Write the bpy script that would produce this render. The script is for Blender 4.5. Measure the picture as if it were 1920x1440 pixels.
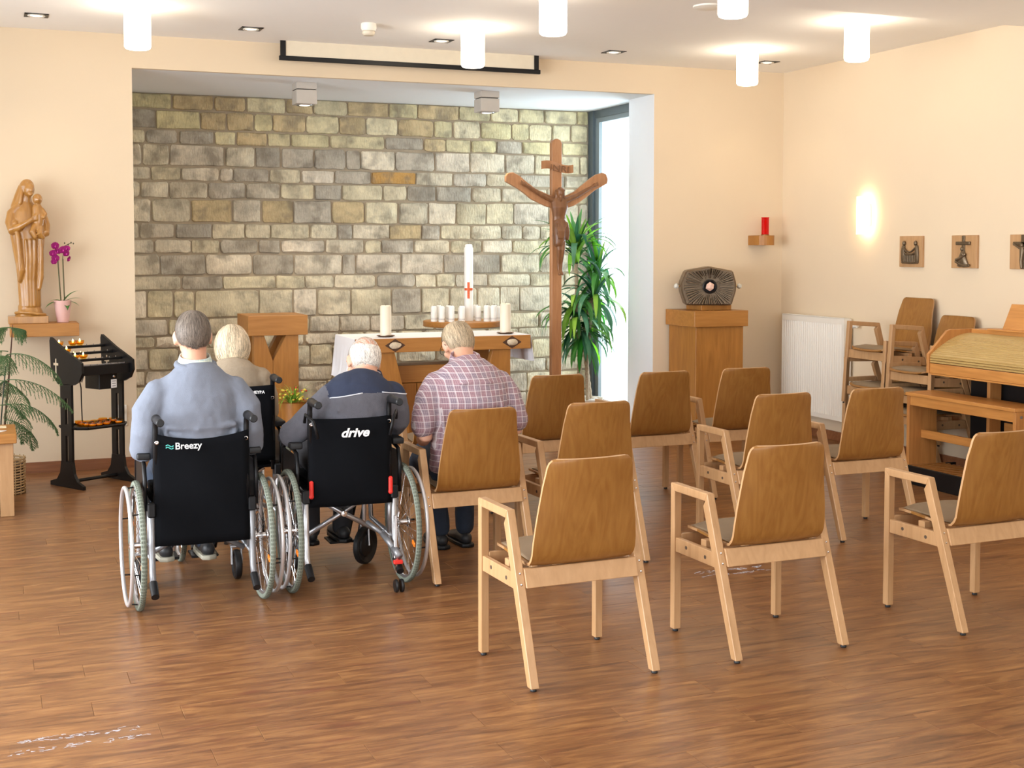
import bpy, bmesh, math, random
from mathutils import Vector, Matrix, Euler, noise
R = math.radians
SC = bpy.context.scene
COL = SC.collection
for o in list(bpy.data.objects): bpy.data.objects.remove(o, do_unlink=True)

# ------------------------------------------------------------------ camera, world, light, exposure
cam = bpy.data.cameras.new('camera'); co = bpy.data.objects.new('camera', cam); COL.objects.link(co)
co.location = (0, 0, 1.65); co.rotation_euler = (R(90-3), 0, R(-22))
cam.sensor_width = 36; cam.sensor_fit = 'HORIZONTAL'
cam.lens = 2440/1920*36; cam.shift_y = -(720-594)/1920; cam.shift_x = 0
cam.clip_start = 0.05; cam.clip_end = 100
SC.camera = co
SC.view_settings.view_transform = 'Standard'; SC.view_settings.look = 'None'
SC.view_settings.gamma = 1; SC.view_settings.use_curve_mapping = False
SC.view_settings.exposure = 0.33
W = bpy.data.worlds.new('overcast_sky'); SC.world = W; W.use_nodes = True
bg = W.node_tree.nodes['Background']; bg.inputs[0].default_value = (0.86, 0.94, 1.0, 1); bg.inputs[1].default_value = 3.4

def area(name, loc, rot, sx, sy, power, color, portal=False):
    l = bpy.data.lights.new(name, 'AREA'); l.shape = 'RECTANGLE'; l.size = sx; l.size_y = sy
    l.energy = power; l.color = color
    if portal: l.cycles.is_portal = True
    o = bpy.data.objects.new(name, l); COL.objects.link(o); o.location = loc; o.rotation_euler = rot
    return o
# daylight through the window bays of the left side, plus an added rear fill (all out of frame)
area('daylight_left', (-2.62, 4.1, 1.55), (0, R(-90), 0), 2.2, 6.2, 228, (0.93, 0.96, 1.0))
bpy.data.lights['daylight_left'].spread = R(128)
area('fill_rear', (2.2, -2.62, 1.6), (R(90), 0, 0), 7.0, 2.2, 30, (1.0, 0.95, 0.88))  # added fill lamp behind the camera, brightens the surfaces facing it
area('daylight_niche', (6.3, 11.1, 1.6), (0, R(90), 0), 2.8, 1.3, 85, (0.74, 0.88, 1.0))

# ------------------------------------------------------------------ materials
MATS = {}
def nodes(name):
    m = bpy.data.materials.new(name); m.use_nodes = True
    return m, m.node_tree, m.node_tree.nodes['Principled BSDF']
def lk(t, a, b): t.links.new(a, b)
def plain(name, col, rough=0.5, metal=0.0, noise_amt=0.06, scale=14, bump=0.0, coat=0.0, spec=None, bscale=None):
    if name in MATS: return MATS[name]
    m, t, p = nodes(name)
    tc = t.nodes.new('ShaderNodeTexCoord'); n = t.nodes.new('ShaderNodeTexNoise'); n.inputs['Scale'].default_value = scale; n.inputs['Detail'].default_value = 4
    lk(t, tc.outputs['Object'], n.inputs['Vector'])
    mx = t.nodes.new('ShaderNodeMix'); mx.data_type = 'RGBA'
    mx.inputs[6].default_value = tuple(c*(1-noise_amt) for c in col)+(1,)
    mx.inputs[7].default_value = tuple(min(1, c*(1+noise_amt)) for c in col)+(1,)
    lk(t, n.outputs[0], mx.inputs[0]); lk(t, mx.outputs[2], p.inputs['Base Color'])
    p.inputs['Roughness'].default_value = rough; p.inputs['Metallic'].default_value = metal
    if coat: p.inputs['Coat Weight'].default_value = coat
    if spec is not None: p.inputs['Specular IOR Level'].default_value = spec
    if bump:
        n2 = t.nodes.new('ShaderNodeTexNoise'); n2.inputs['Scale'].default_value = bscale or scale*6; n2.inputs['Detail'].default_value = 6
        lk(t, tc.outputs['Object'], n2.inputs['Vector'])
        b = t.nodes.new('ShaderNodeBump'); b.inputs['Strength'].default_value = bump; b.inputs['Distance'].default_value = 0.01
        lk(t, n2.outputs[0], b.inputs['Height']); lk(t, b.outputs[0], p.inputs['Normal'])
    MATS[name] = m; return m
def wood(name, c1, c2, scale=(3, 3, 30), rough=0.45, axis='Z', coat=0.0, dist=2.5, fine=60):
    if name in MATS: return MATS[name]
    m, t, p = nodes(name)
    tc = t.nodes.new('ShaderNodeTexCoord'); oi = t.nodes.new('ShaderNodeObjectInfo')
    ad = t.nodes.new('ShaderNodeVectorMath'); ad.operation = 'ADD'
    mr = t.nodes.new('ShaderNodeMath'); mr.operation = 'MULTIPLY'; mr.inputs[1].default_value = 37
    lk(t, oi.outputs['Random'], mr.inputs[0]); lk(t, tc.outputs['Object'], ad.inputs[0]); lk(t, mr.outputs[0], ad.inputs[1])
    mp = t.nodes.new('ShaderNodeMapping')
    s = {'Z': (9, 9, 0.9), 'X': (0.9, 9, 9), 'Y': (9, 0.9, 9)}[axis]
    mp.inputs['Scale'].default_value = s; lk(t, ad.outputs[0], mp.inputs[0])
    n = t.nodes.new('ShaderNodeTexNoise'); n.inputs['Scale'].default_value = 1.3; n.inputs['Detail'].default_value = 5; n.inputs['Distortion'].default_value = dist
    lk(t, mp.outputs[0], n.inputs['Vector'])
    n2 = t.nodes.new('ShaderNodeTexNoise'); n2.inputs['Scale'].default_value = fine/9; n2.inputs['Detail'].default_value = 3
    lk(t, mp.outputs[0], n2.inputs['Vector'])
    a = t.nodes.new('ShaderNodeMath'); a.operation = 'MULTIPLY_ADD'; a.inputs[1].default_value = 0.35
    sb = t.nodes.new('ShaderNodeMath'); sb.operation = 'MULTIPLY'; sb.inputs[1].default_value = 0.75
    lk(t, n.outputs[0], sb.inputs[0]); lk(t, n2.outputs[0], a.inputs[0]); lk(t, sb.outputs[0], a.inputs[2])
    cr = t.nodes.new('ShaderNodeValToRGB'); cr.color_ramp.elements[0].position = 0.36; cr.color_ramp.elements[1].position = 0.72
    cr.color_ramp.elements[0].color = (*c1, 1); cr.color_ramp.elements[1].color = (*c2, 1)
    lk(t, a.outputs[0], cr.inputs[0]); lk(t, cr.outputs[0], p.inputs['Base Color'])
    p.inputs['Roughness'].default_value = rough
    if coat: p.inputs['Coat Weight'].default_value = coat; p.inputs['Coat Roughness'].default_value = 0.15
    MATS[name] = m; return m
def glow(name, col, strength):
    if name in MATS: return MATS[name]
    m = bpy.data.materials.new(name); m.use_nodes = True; t = m.node_tree; p = t.nodes['Principled BSDF']
    p.inputs['Base Color'].default_value = (*col, 1); p.inputs['Emission Color'].default_value = (*col, 1)
    p.inputs['Emission Strength'].default_value = strength
    MATS[name] = m; return m
def glassy(name, col, alpha_mix=0.85, rough=0.02):
    if name in MATS: return MATS[name]
    m = bpy.data.materials.new(name); m.use_nodes = True; t = m.node_tree
    t.nodes.remove(t.nodes['Principled BSDF'])
    tr = t.nodes.new('ShaderNodeBsdfTransparent'); tr.inputs[0].default_value = (*col, 1)
    gl = t.nodes.new('ShaderNodeBsdfGlossy'); gl.inputs['Roughness'].default_value = rough
    mx = t.nodes.new('ShaderNodeMixShader'); fr = t.nodes.new('ShaderNodeMath')
    fr.operation = 'MULTIPLY_ADD'; fr.inputs[1].default_value = -.07; fr.inputs[2].default_value = .07
    ge = t.nodes.new('ShaderNodeNewGeometry'); lk(t, ge.outputs['Backfacing'], fr.inputs[0])
    lk(t, fr.outputs[0], mx.inputs[0]); lk(t, tr.outputs[0], mx.inputs[1]); lk(t, gl.outputs[0], mx.inputs[2])
    lk(t, mx.outputs[0], t.nodes['Material Output'].inputs[0])
    MATS[name] = m; return m

def floor_material():
    m, t, p = nodes('walnut_vinyl_planks')
    geo = t.nodes.new('ShaderNodeNewGeometry'); oi = t.nodes.new('ShaderNodeObjectInfo')
    at = t.nodes.new('ShaderNodeAttribute'); at.attribute_name = 'plank_id'
    s = t.nodes.new('ShaderNodeMath'); s.operation = 'ADD'; lk(t, oi.outputs['Random'], s.inputs[0]); lk(t, at.outputs['Fac'], s.inputs[1])
    k = t.nodes.new('ShaderNodeMath'); k.operation = 'MULTIPLY'; k.inputs[1].default_value = 2.6; lk(t, s.outputs[0], k.inputs[0])
    ad = t.nodes.new('ShaderNodeVectorMath'); ad.operation = 'ADD'; lk(t, geo.outputs['Position'], ad.inputs[0]); lk(t, k.outputs[0], ad.inputs[1])
    mp = t.nodes.new('ShaderNodeMapping'); mp.inputs['Scale'].default_value = (1.9, 13, 1); lk(t, ad.outputs[0], mp.inputs[0])
    n = t.nodes.new('ShaderNodeTexNoise'); n.inputs['Scale'].default_value = 1.7; n.inputs['Detail'].default_value = 8; n.inputs['Roughness'].default_value = 0.68; n.inputs['Distortion'].default_value = 1.1
    lk(t, mp.outputs[0], n.inputs['Vector'])
    cr = t.nodes.new('ShaderNodeValToRGB'); e = cr.color_ramp.elements
    e[0].position = 0.30; e[0].color = (0.10, 0.042, 0.018, 1); e[1].position = 0.78; e[1].color = (0.40, 0.205, 0.075, 1)
    x = e.new(0.45); x.color = (0.185, 0.078, 0.030, 1); x = e.new(0.58); x.color = (0.265, 0.122, 0.045, 1)
    lk(t, n.outputs[0], cr.inputs[0])
    mp2 = t.nodes.new('ShaderNodeMapping'); mp2.inputs['Scale'].default_value = (9, 120, 1); lk(t, ad.outputs[0], mp2.inputs[0])
    n2 = t.nodes.new('ShaderNodeTexNoise'); n2.inputs['Scale'].default_value = 1; n2.inputs['Detail'].default_value = 3; lk(t, mp2.outputs[0], n2.inputs['Vector'])
    n3 = t.nodes.new('ShaderNodeTexNoise'); n3.inputs['Scale'].default_value = 0.9; n3.inputs['Detail'].default_value = 2; lk(t, mp.outputs[0], n3.inputs['Vector'])
    r2 = t.nodes.new('ShaderNodeMapRange'); r2.inputs[3].default_value = 0.78; r2.inputs[4].default_value = 1.25; lk(t, n2.outputs[0], r2.inputs[0])
    r3 = t.nodes.new('ShaderNodeMapRange'); r3.inputs[3].default_value = 0.82; r3.inputs[4].default_value = 1.2; lk(t, n3.outputs[0], r3.inputs[0])
    mm = t.nodes.new('ShaderNodeMath'); mm.operation = 'MULTIPLY'; lk(t, r2.outputs[0], mm.inputs[0]); lk(t, r3.outputs[0], mm.inputs[1])
    vm = t.nodes.new('ShaderNodeVectorMath'); vm.operation = 'SCALE'; lk(t, cr.outputs[0], vm.inputs[0]); lk(t, mm.outputs[0], vm.inputs['Scale'])
    kn = t.nodes.new('ShaderNodeTexNoise'); kn.inputs['Scale'].default_value = 2.3; kn.inputs['Detail'].default_value = 3
    mp4 = t.nodes.new('ShaderNodeMapping'); mp4.inputs['Scale'].default_value = (2.2, 7, 1); lk(t, ad.outputs[0], mp4.inputs[0]); lk(t, mp4.outputs[0], kn.inputs['Vector'])
    kr = t.nodes.new('ShaderNodeMapRange'); kr.inputs[1].default_value = 0.60; kr.inputs[2].default_value = 0.78; kr.inputs[4].default_value = 0.7; lk(t, kn.outputs[0], kr.inputs[0])
    km = t.nodes.new('ShaderNodeMix'); km.data_type = 'RGBA'; km.inputs[7].default_value = (0.17, 0.055, 0.028, 1); lk(t, kr.outputs[0], km.inputs[0]); lk(t, vm.outputs[0], km.inputs[6])
    lk(t, km.outputs[2], p.inputs['Base Color'])
    rr = t.nodes.new('ShaderNodeMapRange'); rr.inputs[3].default_value = 0.27; rr.inputs[4].default_value = 0.38; lk(t, n2.outputs[0], rr.inputs[0]); lk(t, rr.outputs[0], p.inputs['Roughness'])
    b = t.nodes.new('ShaderNodeBump'); b.inputs['Strength'].default_value = 0.15; b.inputs['Distance'].default_value = 0.002; lk(t, n2.outputs[0], b.inputs['Height']); lk(t, b.outputs[0], p.inputs['Normal'])
    return m
def stone_material():
    m, t, p = nodes('weathered_sandstone')
    geo = t.nodes.new('ShaderNodeNewGeometry'); oi = t.nodes.new('ShaderNodeObjectInfo')
    k = t.nodes.new('ShaderNodeMath'); k.operation = 'MULTIPLY'; k.inputs[1].default_value = 41; lk(t, oi.outputs['Random'], k.inputs[0])
    ad = t.nodes.new('ShaderNodeVectorMath'); ad.operation = 'ADD'; lk(t, geo.outputs['Position'], ad.inputs[0]); lk(t, k.outputs[0], ad.inputs[1])
    n = t.nodes.new('ShaderNodeTexNoise'); n.inputs['Scale'].default_value = 5.5; n.inputs['Detail'].default_value = 8; n.inputs['Roughness'].default_value = 0.7; lk(t, ad.outputs[0], n.inputs['Vector'])
    rg = t.nodes.new('ShaderNodeMapRange'); rg.inputs[1].default_value = 0.3; rg.inputs[2].default_value = 0.7; rg.inputs[3].default_value = 0.64; rg.inputs[4].default_value = 1.3; lk(t, n.outputs[0], rg.inputs[0])
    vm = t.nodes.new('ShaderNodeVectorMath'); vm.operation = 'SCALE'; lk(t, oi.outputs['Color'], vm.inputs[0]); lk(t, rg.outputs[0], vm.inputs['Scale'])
    # darker weather crust in blotches
    n4 = t.nodes.new('ShaderNodeTexNoise'); n4.inputs['Scale'].default_value = 7; n4.inputs['Detail'].default_value = 6; lk(t, ad.outputs[0], n4.inputs['Vector'])
    r4 = t.nodes.new('ShaderNodeMapRange'); r4.inputs[1].default_value = 0.50; r4.inputs[2].default_value = 0.66; r4.inputs[4].default_value = 0.62; lk(t, n4.outputs[0], r4.inputs[0])
    mx = t.nodes.new('ShaderNodeMix'); mx.data_type = 'RGBA'; lk(t, r4.outputs[0], mx.inputs[0]); lk(t, vm.outputs[0], mx.inputs[6]); mx.inputs[7].default_value = (0.19, 0.165, 0.125, 1)
    lk(t, mx.outputs[2], p.inputs['Base Color']); p.inputs['Roughness'].default_value = 0.85
    mp = t.nodes.new('ShaderNodeMapping'); mp.inputs['Scale'].default_value = (60, 60, 22); mp.inputs['Rotation'].default_value = (0, R(12), 0); lk(t, ad.outputs[0], mp.inputs[0])
    n2 = t.nodes.new('ShaderNodeTexNoise'); n2.inputs['Scale'].default_value = 1; n2.inputs['Detail'].default_value = 5; lk(t, mp.outputs[0], n2.inputs['Vector'])
    b = t.nodes.new('ShaderNodeBump'); b.inputs['Strength'].default_value = 0.9; b.inputs['Distance'].default_value = 0.012; lk(t, n2.outputs[0], b.inputs['Height']); lk(t, b.outputs[0], p.inputs['Normal'])
    return m
def plaid_material(name, base, dark, red, light, pitch=0.042):
    m, t, p = nodes(name)
    tc = t.nodes.new('ShaderNodeTexCoord'); sp = t.nodes.new('ShaderNodeSeparateXYZ'); lk(t, tc.outputs['Object'], sp.inputs[0])
    def stripe(src, per, width, off=0):
        a = t.nodes.new('ShaderNodeMath'); a.operation = 'MULTIPLY_ADD'; a.inputs[1].default_value = 1/per; a.inputs[2].default_value = 50+off; lk(t, src, a.inputs[0])
        f = t.nodes.new('ShaderNodeMath'); f.operation = 'FRACT'; lk(t, a.outputs[0], f.inputs[0])
        g = t.nodes.new('ShaderNodeMath'); g.operation = 'LESS_THAN'; g.inputs[1].default_value = width; lk(t, f.outputs[0], g.inputs[0])
        return g.outputs[0]
    def mixc(fac, a, c, strength):
        k = t.nodes.new('ShaderNodeMath'); k.operation = 'MULTIPLY'; k.inputs[1].default_value = strength; lk(t, fac, k.inputs[0])
        mx = t.nodes.new('ShaderNodeMix'); mx.data_type = 'RGBA'; lk(t, k.outputs[0], mx.inputs[0])
        if isinstance(a, tuple): mx.inputs[6].default_value = (*a, 1)
        else: lk(t, a, mx.inputs[6])
        mx.inputs[7].default_value = (*c, 1); return mx.outputs[2]
    # a small shear keeps the check running down the sides of the body as well
    ax = t.nodes.new('ShaderNodeMath'); ax.operation = 'ADD'; lk(t, sp.outputs[0], ax.inputs[0])
    ym = t.nodes.new('ShaderNodeMath'); ym.operation = 'MULTIPLY'; ym.inputs[1].default_value = 0.35; lk(t, sp.outputs[1], ym.inputs[0]); lk(t, ym.outputs[0], ax.inputs[1])
    X = ax.outputs[0]; Z = sp.outputs[2]
    c = mixc(stripe(X, pitch/4, 0.45, 0.1), base, dark, 0.55)
    c = mixc(stripe(Z, pitch/4, 0.45, 0.3), c, dark, 0.5)
    c = mixc(stripe(X, pitch*2, 0.5), c, red, 0.20)
    c = mixc(stripe(Z, pitch*2, 0.5), c, red, 0.16)
    c = mixc(stripe(X, pitch, 0.11), c, light, 0.7)
    c = mixc(stripe(Z, pitch, 0.11), c, light, 0.7)
    lk(t, c, p.inputs['Base Color']); p.inputs['Roughness'].default_value = 0.85
    return m

M_wall = plain('cream_plaster', (0.74, 0.605, 0.435), 0.9, noise_amt=0.02, bump=0.05, scale=3)
M_ceil = plain('white_ceiling_paint', (0.94, 0.92, 0.885), 0.9, noise_amt=0.01)
M_white = plain('white_reveal_paint', (0.83, 0.86, 0.90), 0.8, noise_amt=0.01)
M_floor = floor_material(); M_stone = stone_material()
M_mortar = plain('mortar', (0.43, 0.36, 0.265), 0.95, noise_amt=0.2, scale=8, bump=0.4)
M_base = wood('skirting_wood', (0.20, 0.075, 0.03), (0.30, 0.12, 0.05), axis='X')
M_frameg = plain('grey_window_frame', (0.10, 0.125, 0.14), 0.45)
M_glass = glassy('window_glass', (0.97, 0.99, 0.99))
M_beech = wood('beech_solid', (0.43, 0.240, 0.105), (0.53, 0.310, 0.150), rough=0.4)
M_ply = wood('beech_plywood', (0.245, 0.099, 0.018), (0.32, 0.146, 0.032), rough=0.38, dist=4)
M_pad = plain('taupe_seat_leather', (0.235, 0.165, 0.10), 0.65, bump=0.05, spec=.25)
M_oak = wood('altar_oak', (0.32, 0.128, 0.022), (0.43, 0.186, 0.036), rough=0.42)
M_oakx = wood('altar_oak_horizontal', (0.36, 0.148, 0.028), (0.47, 0.210, 0.048), rough=0.42, axis='X')
M_oaky = wood('organ_oak', (0.46, 0.19, 0.045), (0.62, 0.28, 0.075), rough=0.35, axis='Y')
M_oakz = wood('organ_oak_upright', (0.42, 0.17, 0.045), (0.56, 0.25, 0.07), rough=0.4)
M_tam = wood('tambour_slat', (0.46, 0.30, 0.11), (0.54, 0.37, 0.14), rough=0.3, axis='Y')
M_cross = wood('crucifix_oak', (0.36, 0.16, 0.065), (0.50, 0.25, 0.115), rough=0.4)
M_carve = wood('dark_carved_wood', (0.15, 0.062, 0.024), (0.24, 0.105, 0.040), rough=0.42, coat=0.12)
M_lime = wood('honey_carved_wood', (0.34, 0.15, 0.030), (0.48, 0.235, 0.055), rough=0.28, coat=0.5)
M_black = plain('black_fabric', (0.006, 0.0065, 0.008), 0.95, noise_amt=0.2, bump=0.08, scale=6, spec=.05)
M_blackm = plain('black_metal', (0.006, 0.006, 0.007), 0.38, spec=.3)
M_rubber = plain('black_rubber', (0.011, 0.011, 0.012), 0.42, noise_amt=0.1, spec=.35)
M_tire = plain('grey_green_tyre', (0.20, 0.225, 0.18), 0.75, noise_amt=0.15, scale=30)
M_tread = plain('tyre_tread', (0.12, 0.135, 0.105), 0.85, noise_amt=0.2, scale=60)
M_silver = plain('silver_aluminium', (0.52, 0.52, 0.54), 0.3, 0.85)
M_rim = plain('handrim_silver', (0.60, 0.58, 0.58), 0.35, 0.5)
M_chrome = plain('chrome', (0.75, 0.75, 0.76), 0.12, 1.0)
M_frame = plain('grey_frame_tube', (0.27, 0.275, 0.29), 0.35, 0.5)
M_red = plain('red_plastic', (0.75, 0.03, 0.02), 0.35)
M_orange = plain('orange_reflector', (0.9, 0.22, 0.02), 0.25)
M_cloth = plain('white_linen', (0.86, 0.87, 0.92), 0.8, noise_amt=0.02)
M_wax = plain('ivory_wax', (0.88, 0.81, 0.66), 0.45, noise_amt=0.02)
M_wax2 = plain('white_wax', (0.88, 0.88, 0.86), 0.45, noise_amt=0.02)
M_bronze = plain('dark_bronze', (0.17, 0.12, 0.075), 0.38, 0.6, noise_amt=0.35, scale=25, bump=0.2)
M_skin = plain('skin', (0.66, 0.35, 0.23), 0.5, noise_amt=0.08, scale=20, bump=0.05)
M_leaf = plain('green_leaf', (0.10, 0.33, 0.07), 0.4, noise_amt=0.35, scale=5)
M_leaf2 = plain('bright_green_leaf', (0.34, 0.62, 0.09), 0.4, noise_amt=0.3, scale=5)
M_leaf3 = plain('blue_green_leaf', (0.10, 0.29, 0.17), 0.35, noise_amt=0.3, scale=5)
M_enamel = plain('white_enamel', (0.84, 0.80, 0.72), 0.4, noise_amt=0.01)
M_glowwarm = glow('lamp_glass', (1.0, 0.87, 0.69), 12.0)
M_glowspot = glow('spot_bulb', (1.0, 0.84, 0.66), 3.0)
M_letter = plain('white_print', (0.85, 0.85, 0.85), 0.6)
M_teal = plain('teal_print', (0.10, 0.55, 0.50), 0.6)
M_shoe = plain('black_shoe_leather', (0.02, 0.02, 0.022), 0.45)
M_sole = plain('pale_sole', (0.45, 0.42, 0.33), 0.7)
M_jeans = plain('dark_blue_denim', (0.022, 0.035, 0.06), 0.85, noise_amt=0.2, bump=0.2, scale=30)

# ------------------------------------------------------------------ helpers
def setp(o, label=None, cat=None, group=None, kind=None):
    if label: o['label'] = label
    if cat: o['category'] = cat
    if group: o['group'] = group
    if kind: o['kind'] = kind
    return o
def mk(name, bm, mat, parent=None, smooth=False, world=False, label=None):
    """one mesh object from a bmesh; world=True: the bmesh is in world coordinates and is brought into the parent's frame"""
    bmesh.ops.recalc_face_normals(bm, faces=bm.faces)
    me = bpy.data.meshes.new(name)
    if world and parent is not None:
        bm.transform(world_of(parent).inverted())
    bm.to_mesh(me); bm.free()
    if smooth:
        me.shade_smooth()
        if smooth == 'auto':
            try: me.set_sharp_from_angle(angle=R(35))
            except Exception: pass
    if mat is not None: me.materials.append(mat)
    o = bpy.data.objects.new(name, me); COL.objects.link(o)
    if parent is not None: o.parent = parent
    if label: o['label'] = label
    return o
def world_of(o):
    m = Matrix.LocRotScale(o.location, o.rotation_euler, o.scale)
    return world_of(o.parent) @ m if o.parent else m
def thing(name, label, cat, loc=(0, 0, 0), rz=0, group=None):
    o = bpy.data.objects.new(name, None); COL.objects.link(o); o.empty_display_size = 0.1
    o.location = loc; o.rotation_euler = (0, 0, rz)
    return setp(o, label, cat, group)
def single(name, bm, mat, label, cat, loc=(0, 0, 0), group=None, smooth=False):
    """a thing that is one mesh; bmesh in world coordinates, origin moved to loc"""
    bm.transform(Matrix.Translation(-Vector(loc)))
    o = mk(name, bm, mat, smooth=smooth); o.location = loc
    return setp(o, label, cat, group)
def struct(name, bm, mat, smooth=False):
    o = mk(name, bm, mat, smooth=smooth); o['kind'] = 'structure'; return o
def dup(root, loc, rz=0, label=None, group=None):
    def cp(o, par):
        c = o.copy(); COL.objects.link(c); c.parent = par
        for ch in list(o.children): cp(ch, c)
        return c
    r = cp(root, None); r.location = loc; r.rotation_euler = (0, 0, rz)
    if label: r['label'] = label
    if group: r['group'] = group
    return r
def B(): return bmesh.new()
def box(bm, x0, x1, y0, y1, z0, z1, bev=0.0, segs=1):
    b2 = bmesh.new()
    bmesh.ops.create_cube(b2, size=1)
    bmesh.ops.scale(b2, vec=(x1-x0, y1-y0, z1-z0), verts=b2.verts)
    bmesh.ops.translate(b2, vec=((x0+x1)/2, (y0+y1)/2, (z0+z1)/2), verts=b2.verts)
    if bev: bmesh.ops.bevel(b2, geom=b2.edges[:], offset=bev, segments=segs, affect='EDGES', profile=0.6)
    add(bm, b2); return bm
def add(bm, b2, mat=None):
    if mat is not None: b2.transform(mat)
    me = bpy.data.meshes.new('tmp'); b2.to_mesh(me); b2.free(); bm.from_mesh(me); bpy.data.meshes.remove(me)
def prism(bm, poly, axis, a, b, bev=0.0):
    """poly of 2-D points extruded along an axis: 'X' -> (y,z), 'Y' -> (x,z), 'Z' -> (x,y)"""
    b2 = bmesh.new()
    def pt(p, t): return {'X': (t, p[0], p[1]), 'Y': (p[0], t, p[1]), 'Z': (p[0], p[1], t)}[axis]
    v0 = [b2.verts.new(pt(p, a)) for p in poly]; v1 = [b2.verts.new(pt(p, b)) for p in poly]
    n = len(poly)
    b2.faces.new(v0); b2.faces.new(v1[::-1])
    for i in range(n): b2.faces.new((v0[i], v1[i], v1[(i+1) % n], v0[(i+1) % n]))
    bmesh.ops.recalc_face_normals(b2, faces=b2.faces)
    if bev: bmesh.ops.bevel(b2, geom=b2.edges[:], offset=bev, segments=1, affect='EDGES')
    add(bm, b2); return bm
def tube(bm, pts, r, n=10, closed=False, cap=True):
    pts = [Vector(p) for p in pts]; m = len(pts); rings = []
    rs = r if isinstance(r, (list, tuple)) else [r]*m
    prev = None
    for i, p in enumerate(pts):
        if closed: t = pts[(i+1) % m]-pts[i-1]
        else: t = pts[min(i+1, m-1)]-pts[max(i-1, 0)]
        t.normalize()
        if prev is None:
            u = t.cross(Vector((0, 0, 1)))
            if u.length < 0.1: u = t.cross(Vector((1, 0, 0)))
        else: u = prev-t*prev.dot(t)
        u.normalize(); prev = u; v = t.cross(u)
        rings.append([bm.verts.new(p+(u*math.cos(2*math.pi*k/n)+v*math.sin(2*math.pi*k/n))*rs[i]) for k in range(n)])
    for i in range(m if closed else m-1):
        a, b = rings[i], rings[(i+1) % m]
        for k in range(n): bm.faces.new((a[k], a[(k+1) % n], b[(k+1) % n], b[k]))
    if cap and not closed:
        bm.faces.new(rings[0][::-1]); bm.faces.new(rings[-1])
    return bm
def lathe(bm, prof, c=(0, 0, 0), n=20, axis='Z'):
    c = Vector(c); rings = []
    for r, z in prof:
        ring = []
        for k in range(n):
            a = 2*math.pi*k/n; x, y = r*math.cos(a), r*math.sin(a)
            ring.append(bm.verts.new(c+Vector({'Z': (x, y, z), 'X': (z, x, y), 'Y': (x, z, y)}[axis])))
        rings.append(ring)
    for a, b in zip(rings, rings[1:]):
        for k in range(n): bm.faces.new((a[k], a[(k+1) % n], b[(k+1) % n], b[k]))
    if prof[0][0] > 1e-6: bm.faces.new(rings[0][::-1])
    if prof[-1][0] > 1e-6: bm.faces.new(rings[-1])
    return bm
def ball(bm, c, r, mat=None, u=14, v=10):
    b2 = bmesh.new(); bmesh.ops.create_uvsphere(b2, u_segments=u, v_segments=v, radius=1)
    rr = (r, r, r) if not isinstance(r, (tuple, list)) else r
    bmesh.ops.scale(b2, vec=rr, verts=b2.verts)
    if mat is not None: b2.transform(mat)
    bmesh.ops.translate(b2, vec=c, verts=b2.verts); add(bm, b2); return bm
def chain(bm, pts, n=16, side=(1, 0, 0), cap=1.0):
    """closed tapered limb through (x,y,z,a[,b]) with a along the side axis and b across it, rounded ends"""
    P = [Vector(p[:3]) for p in pts]; ab = [(p[3], p[4] if len(p) > 4 else p[3]) for p in pts]
    T = []
    for i in range(len(P)):
        t = P[min(i+1, len(P)-1)]-P[max(i-1, 0)]; t.normalize(); T.append(t)
    secs = []
    def ring(p, t, a, b):
        s = Vector(side); s = s-t*s.dot(t)
        if s.length < 0.15: s = Vector((0, 1, 0))-t*t.y
        s.normalize(); w = t.cross(s)
        return [bm.verts.new(p+s*a*math.cos(2*math.pi*k/n)+w*b*math.sin(2*math.pi*k/n)) for k in range(n)]
    for ang in (75, 50, 25):
        q = min(ab[0])*cap; secs.append(ring(P[0]-T[0]*q*math.sin(R(ang)), T[0], ab[0][0]*math.cos(R(ang)), ab[0][1]*math.cos(R(ang))))
    for p, t, (a, b) in zip(P, T, ab): secs.append(ring(p, t, a, b))
    for ang in (25, 50, 75):
        q = min(ab[-1])*cap; secs.append(ring(P[-1]+T[-1]*q*math.sin(R(ang)), T[-1], ab[-1][0]*math.cos(R(ang)), ab[-1][1]*math.cos(R(ang))))
    for A, C in zip(secs, secs[1:]):
        for k in range(n): bm.faces.new((A[k], A[(k+1) % n], C[(k+1) % n], C[k]))
    bm.faces.new(secs[0][::-1]); bm.faces.new(secs[-1]); return bm
def fused(name, bm, mat, parent, voxel=0.008, smooth=4, disp=0.0, dsize=0.12, loc=None, decimate=None):
    """fuse overlapping closed shapes into one continuous skin"""
    bmesh.ops.recalc_face_normals(bm, faces=bm.faces)
    me = bpy.data.meshes.new('tmp'); bm.to_mesh(me); bm.free()
    o = bpy.data.objects.new('tmp', me); COL.objects.link(o)
    md = o.modifiers.new('r', 'REMESH'); md.mode = 'VOXEL'; md.voxel_size = voxel
    if smooth:
        s = o.modifiers.new('s', 'SMOOTH'); s.iterations = smooth; s.factor = 0.5
    if disp:
        tx = bpy.data.textures.new('folds', 'CLOUDS'); tx.noise_scale = dsize; tx.noise_depth = 2
        d = o.modifiers.new('d', 'DISPLACE'); d.texture = tx; d.strength = disp; d.mid_level = 0.5; d.texture_coords = 'LOCAL'
    if decimate:
        q = o.modifiers.new('q', 'DECIMATE'); q.ratio = decimate
    dg = bpy.context.evaluated_depsgraph_get(); dg.update()
    m2 = bpy.data.meshes.new_from_object(o.evaluated_get(dg), depsgraph=dg)
    bpy.data.objects.remove(o, do_unlink=True); bpy.data.meshes.remove(me)
    m2.name = name; m2.shade_smooth(); m2.materials.clear(); m2.materials.append(mat)
    r = bpy.data.objects.new(name, m2); COL.objects.link(r)
    if parent is not None: r.parent = parent
    return r
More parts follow.
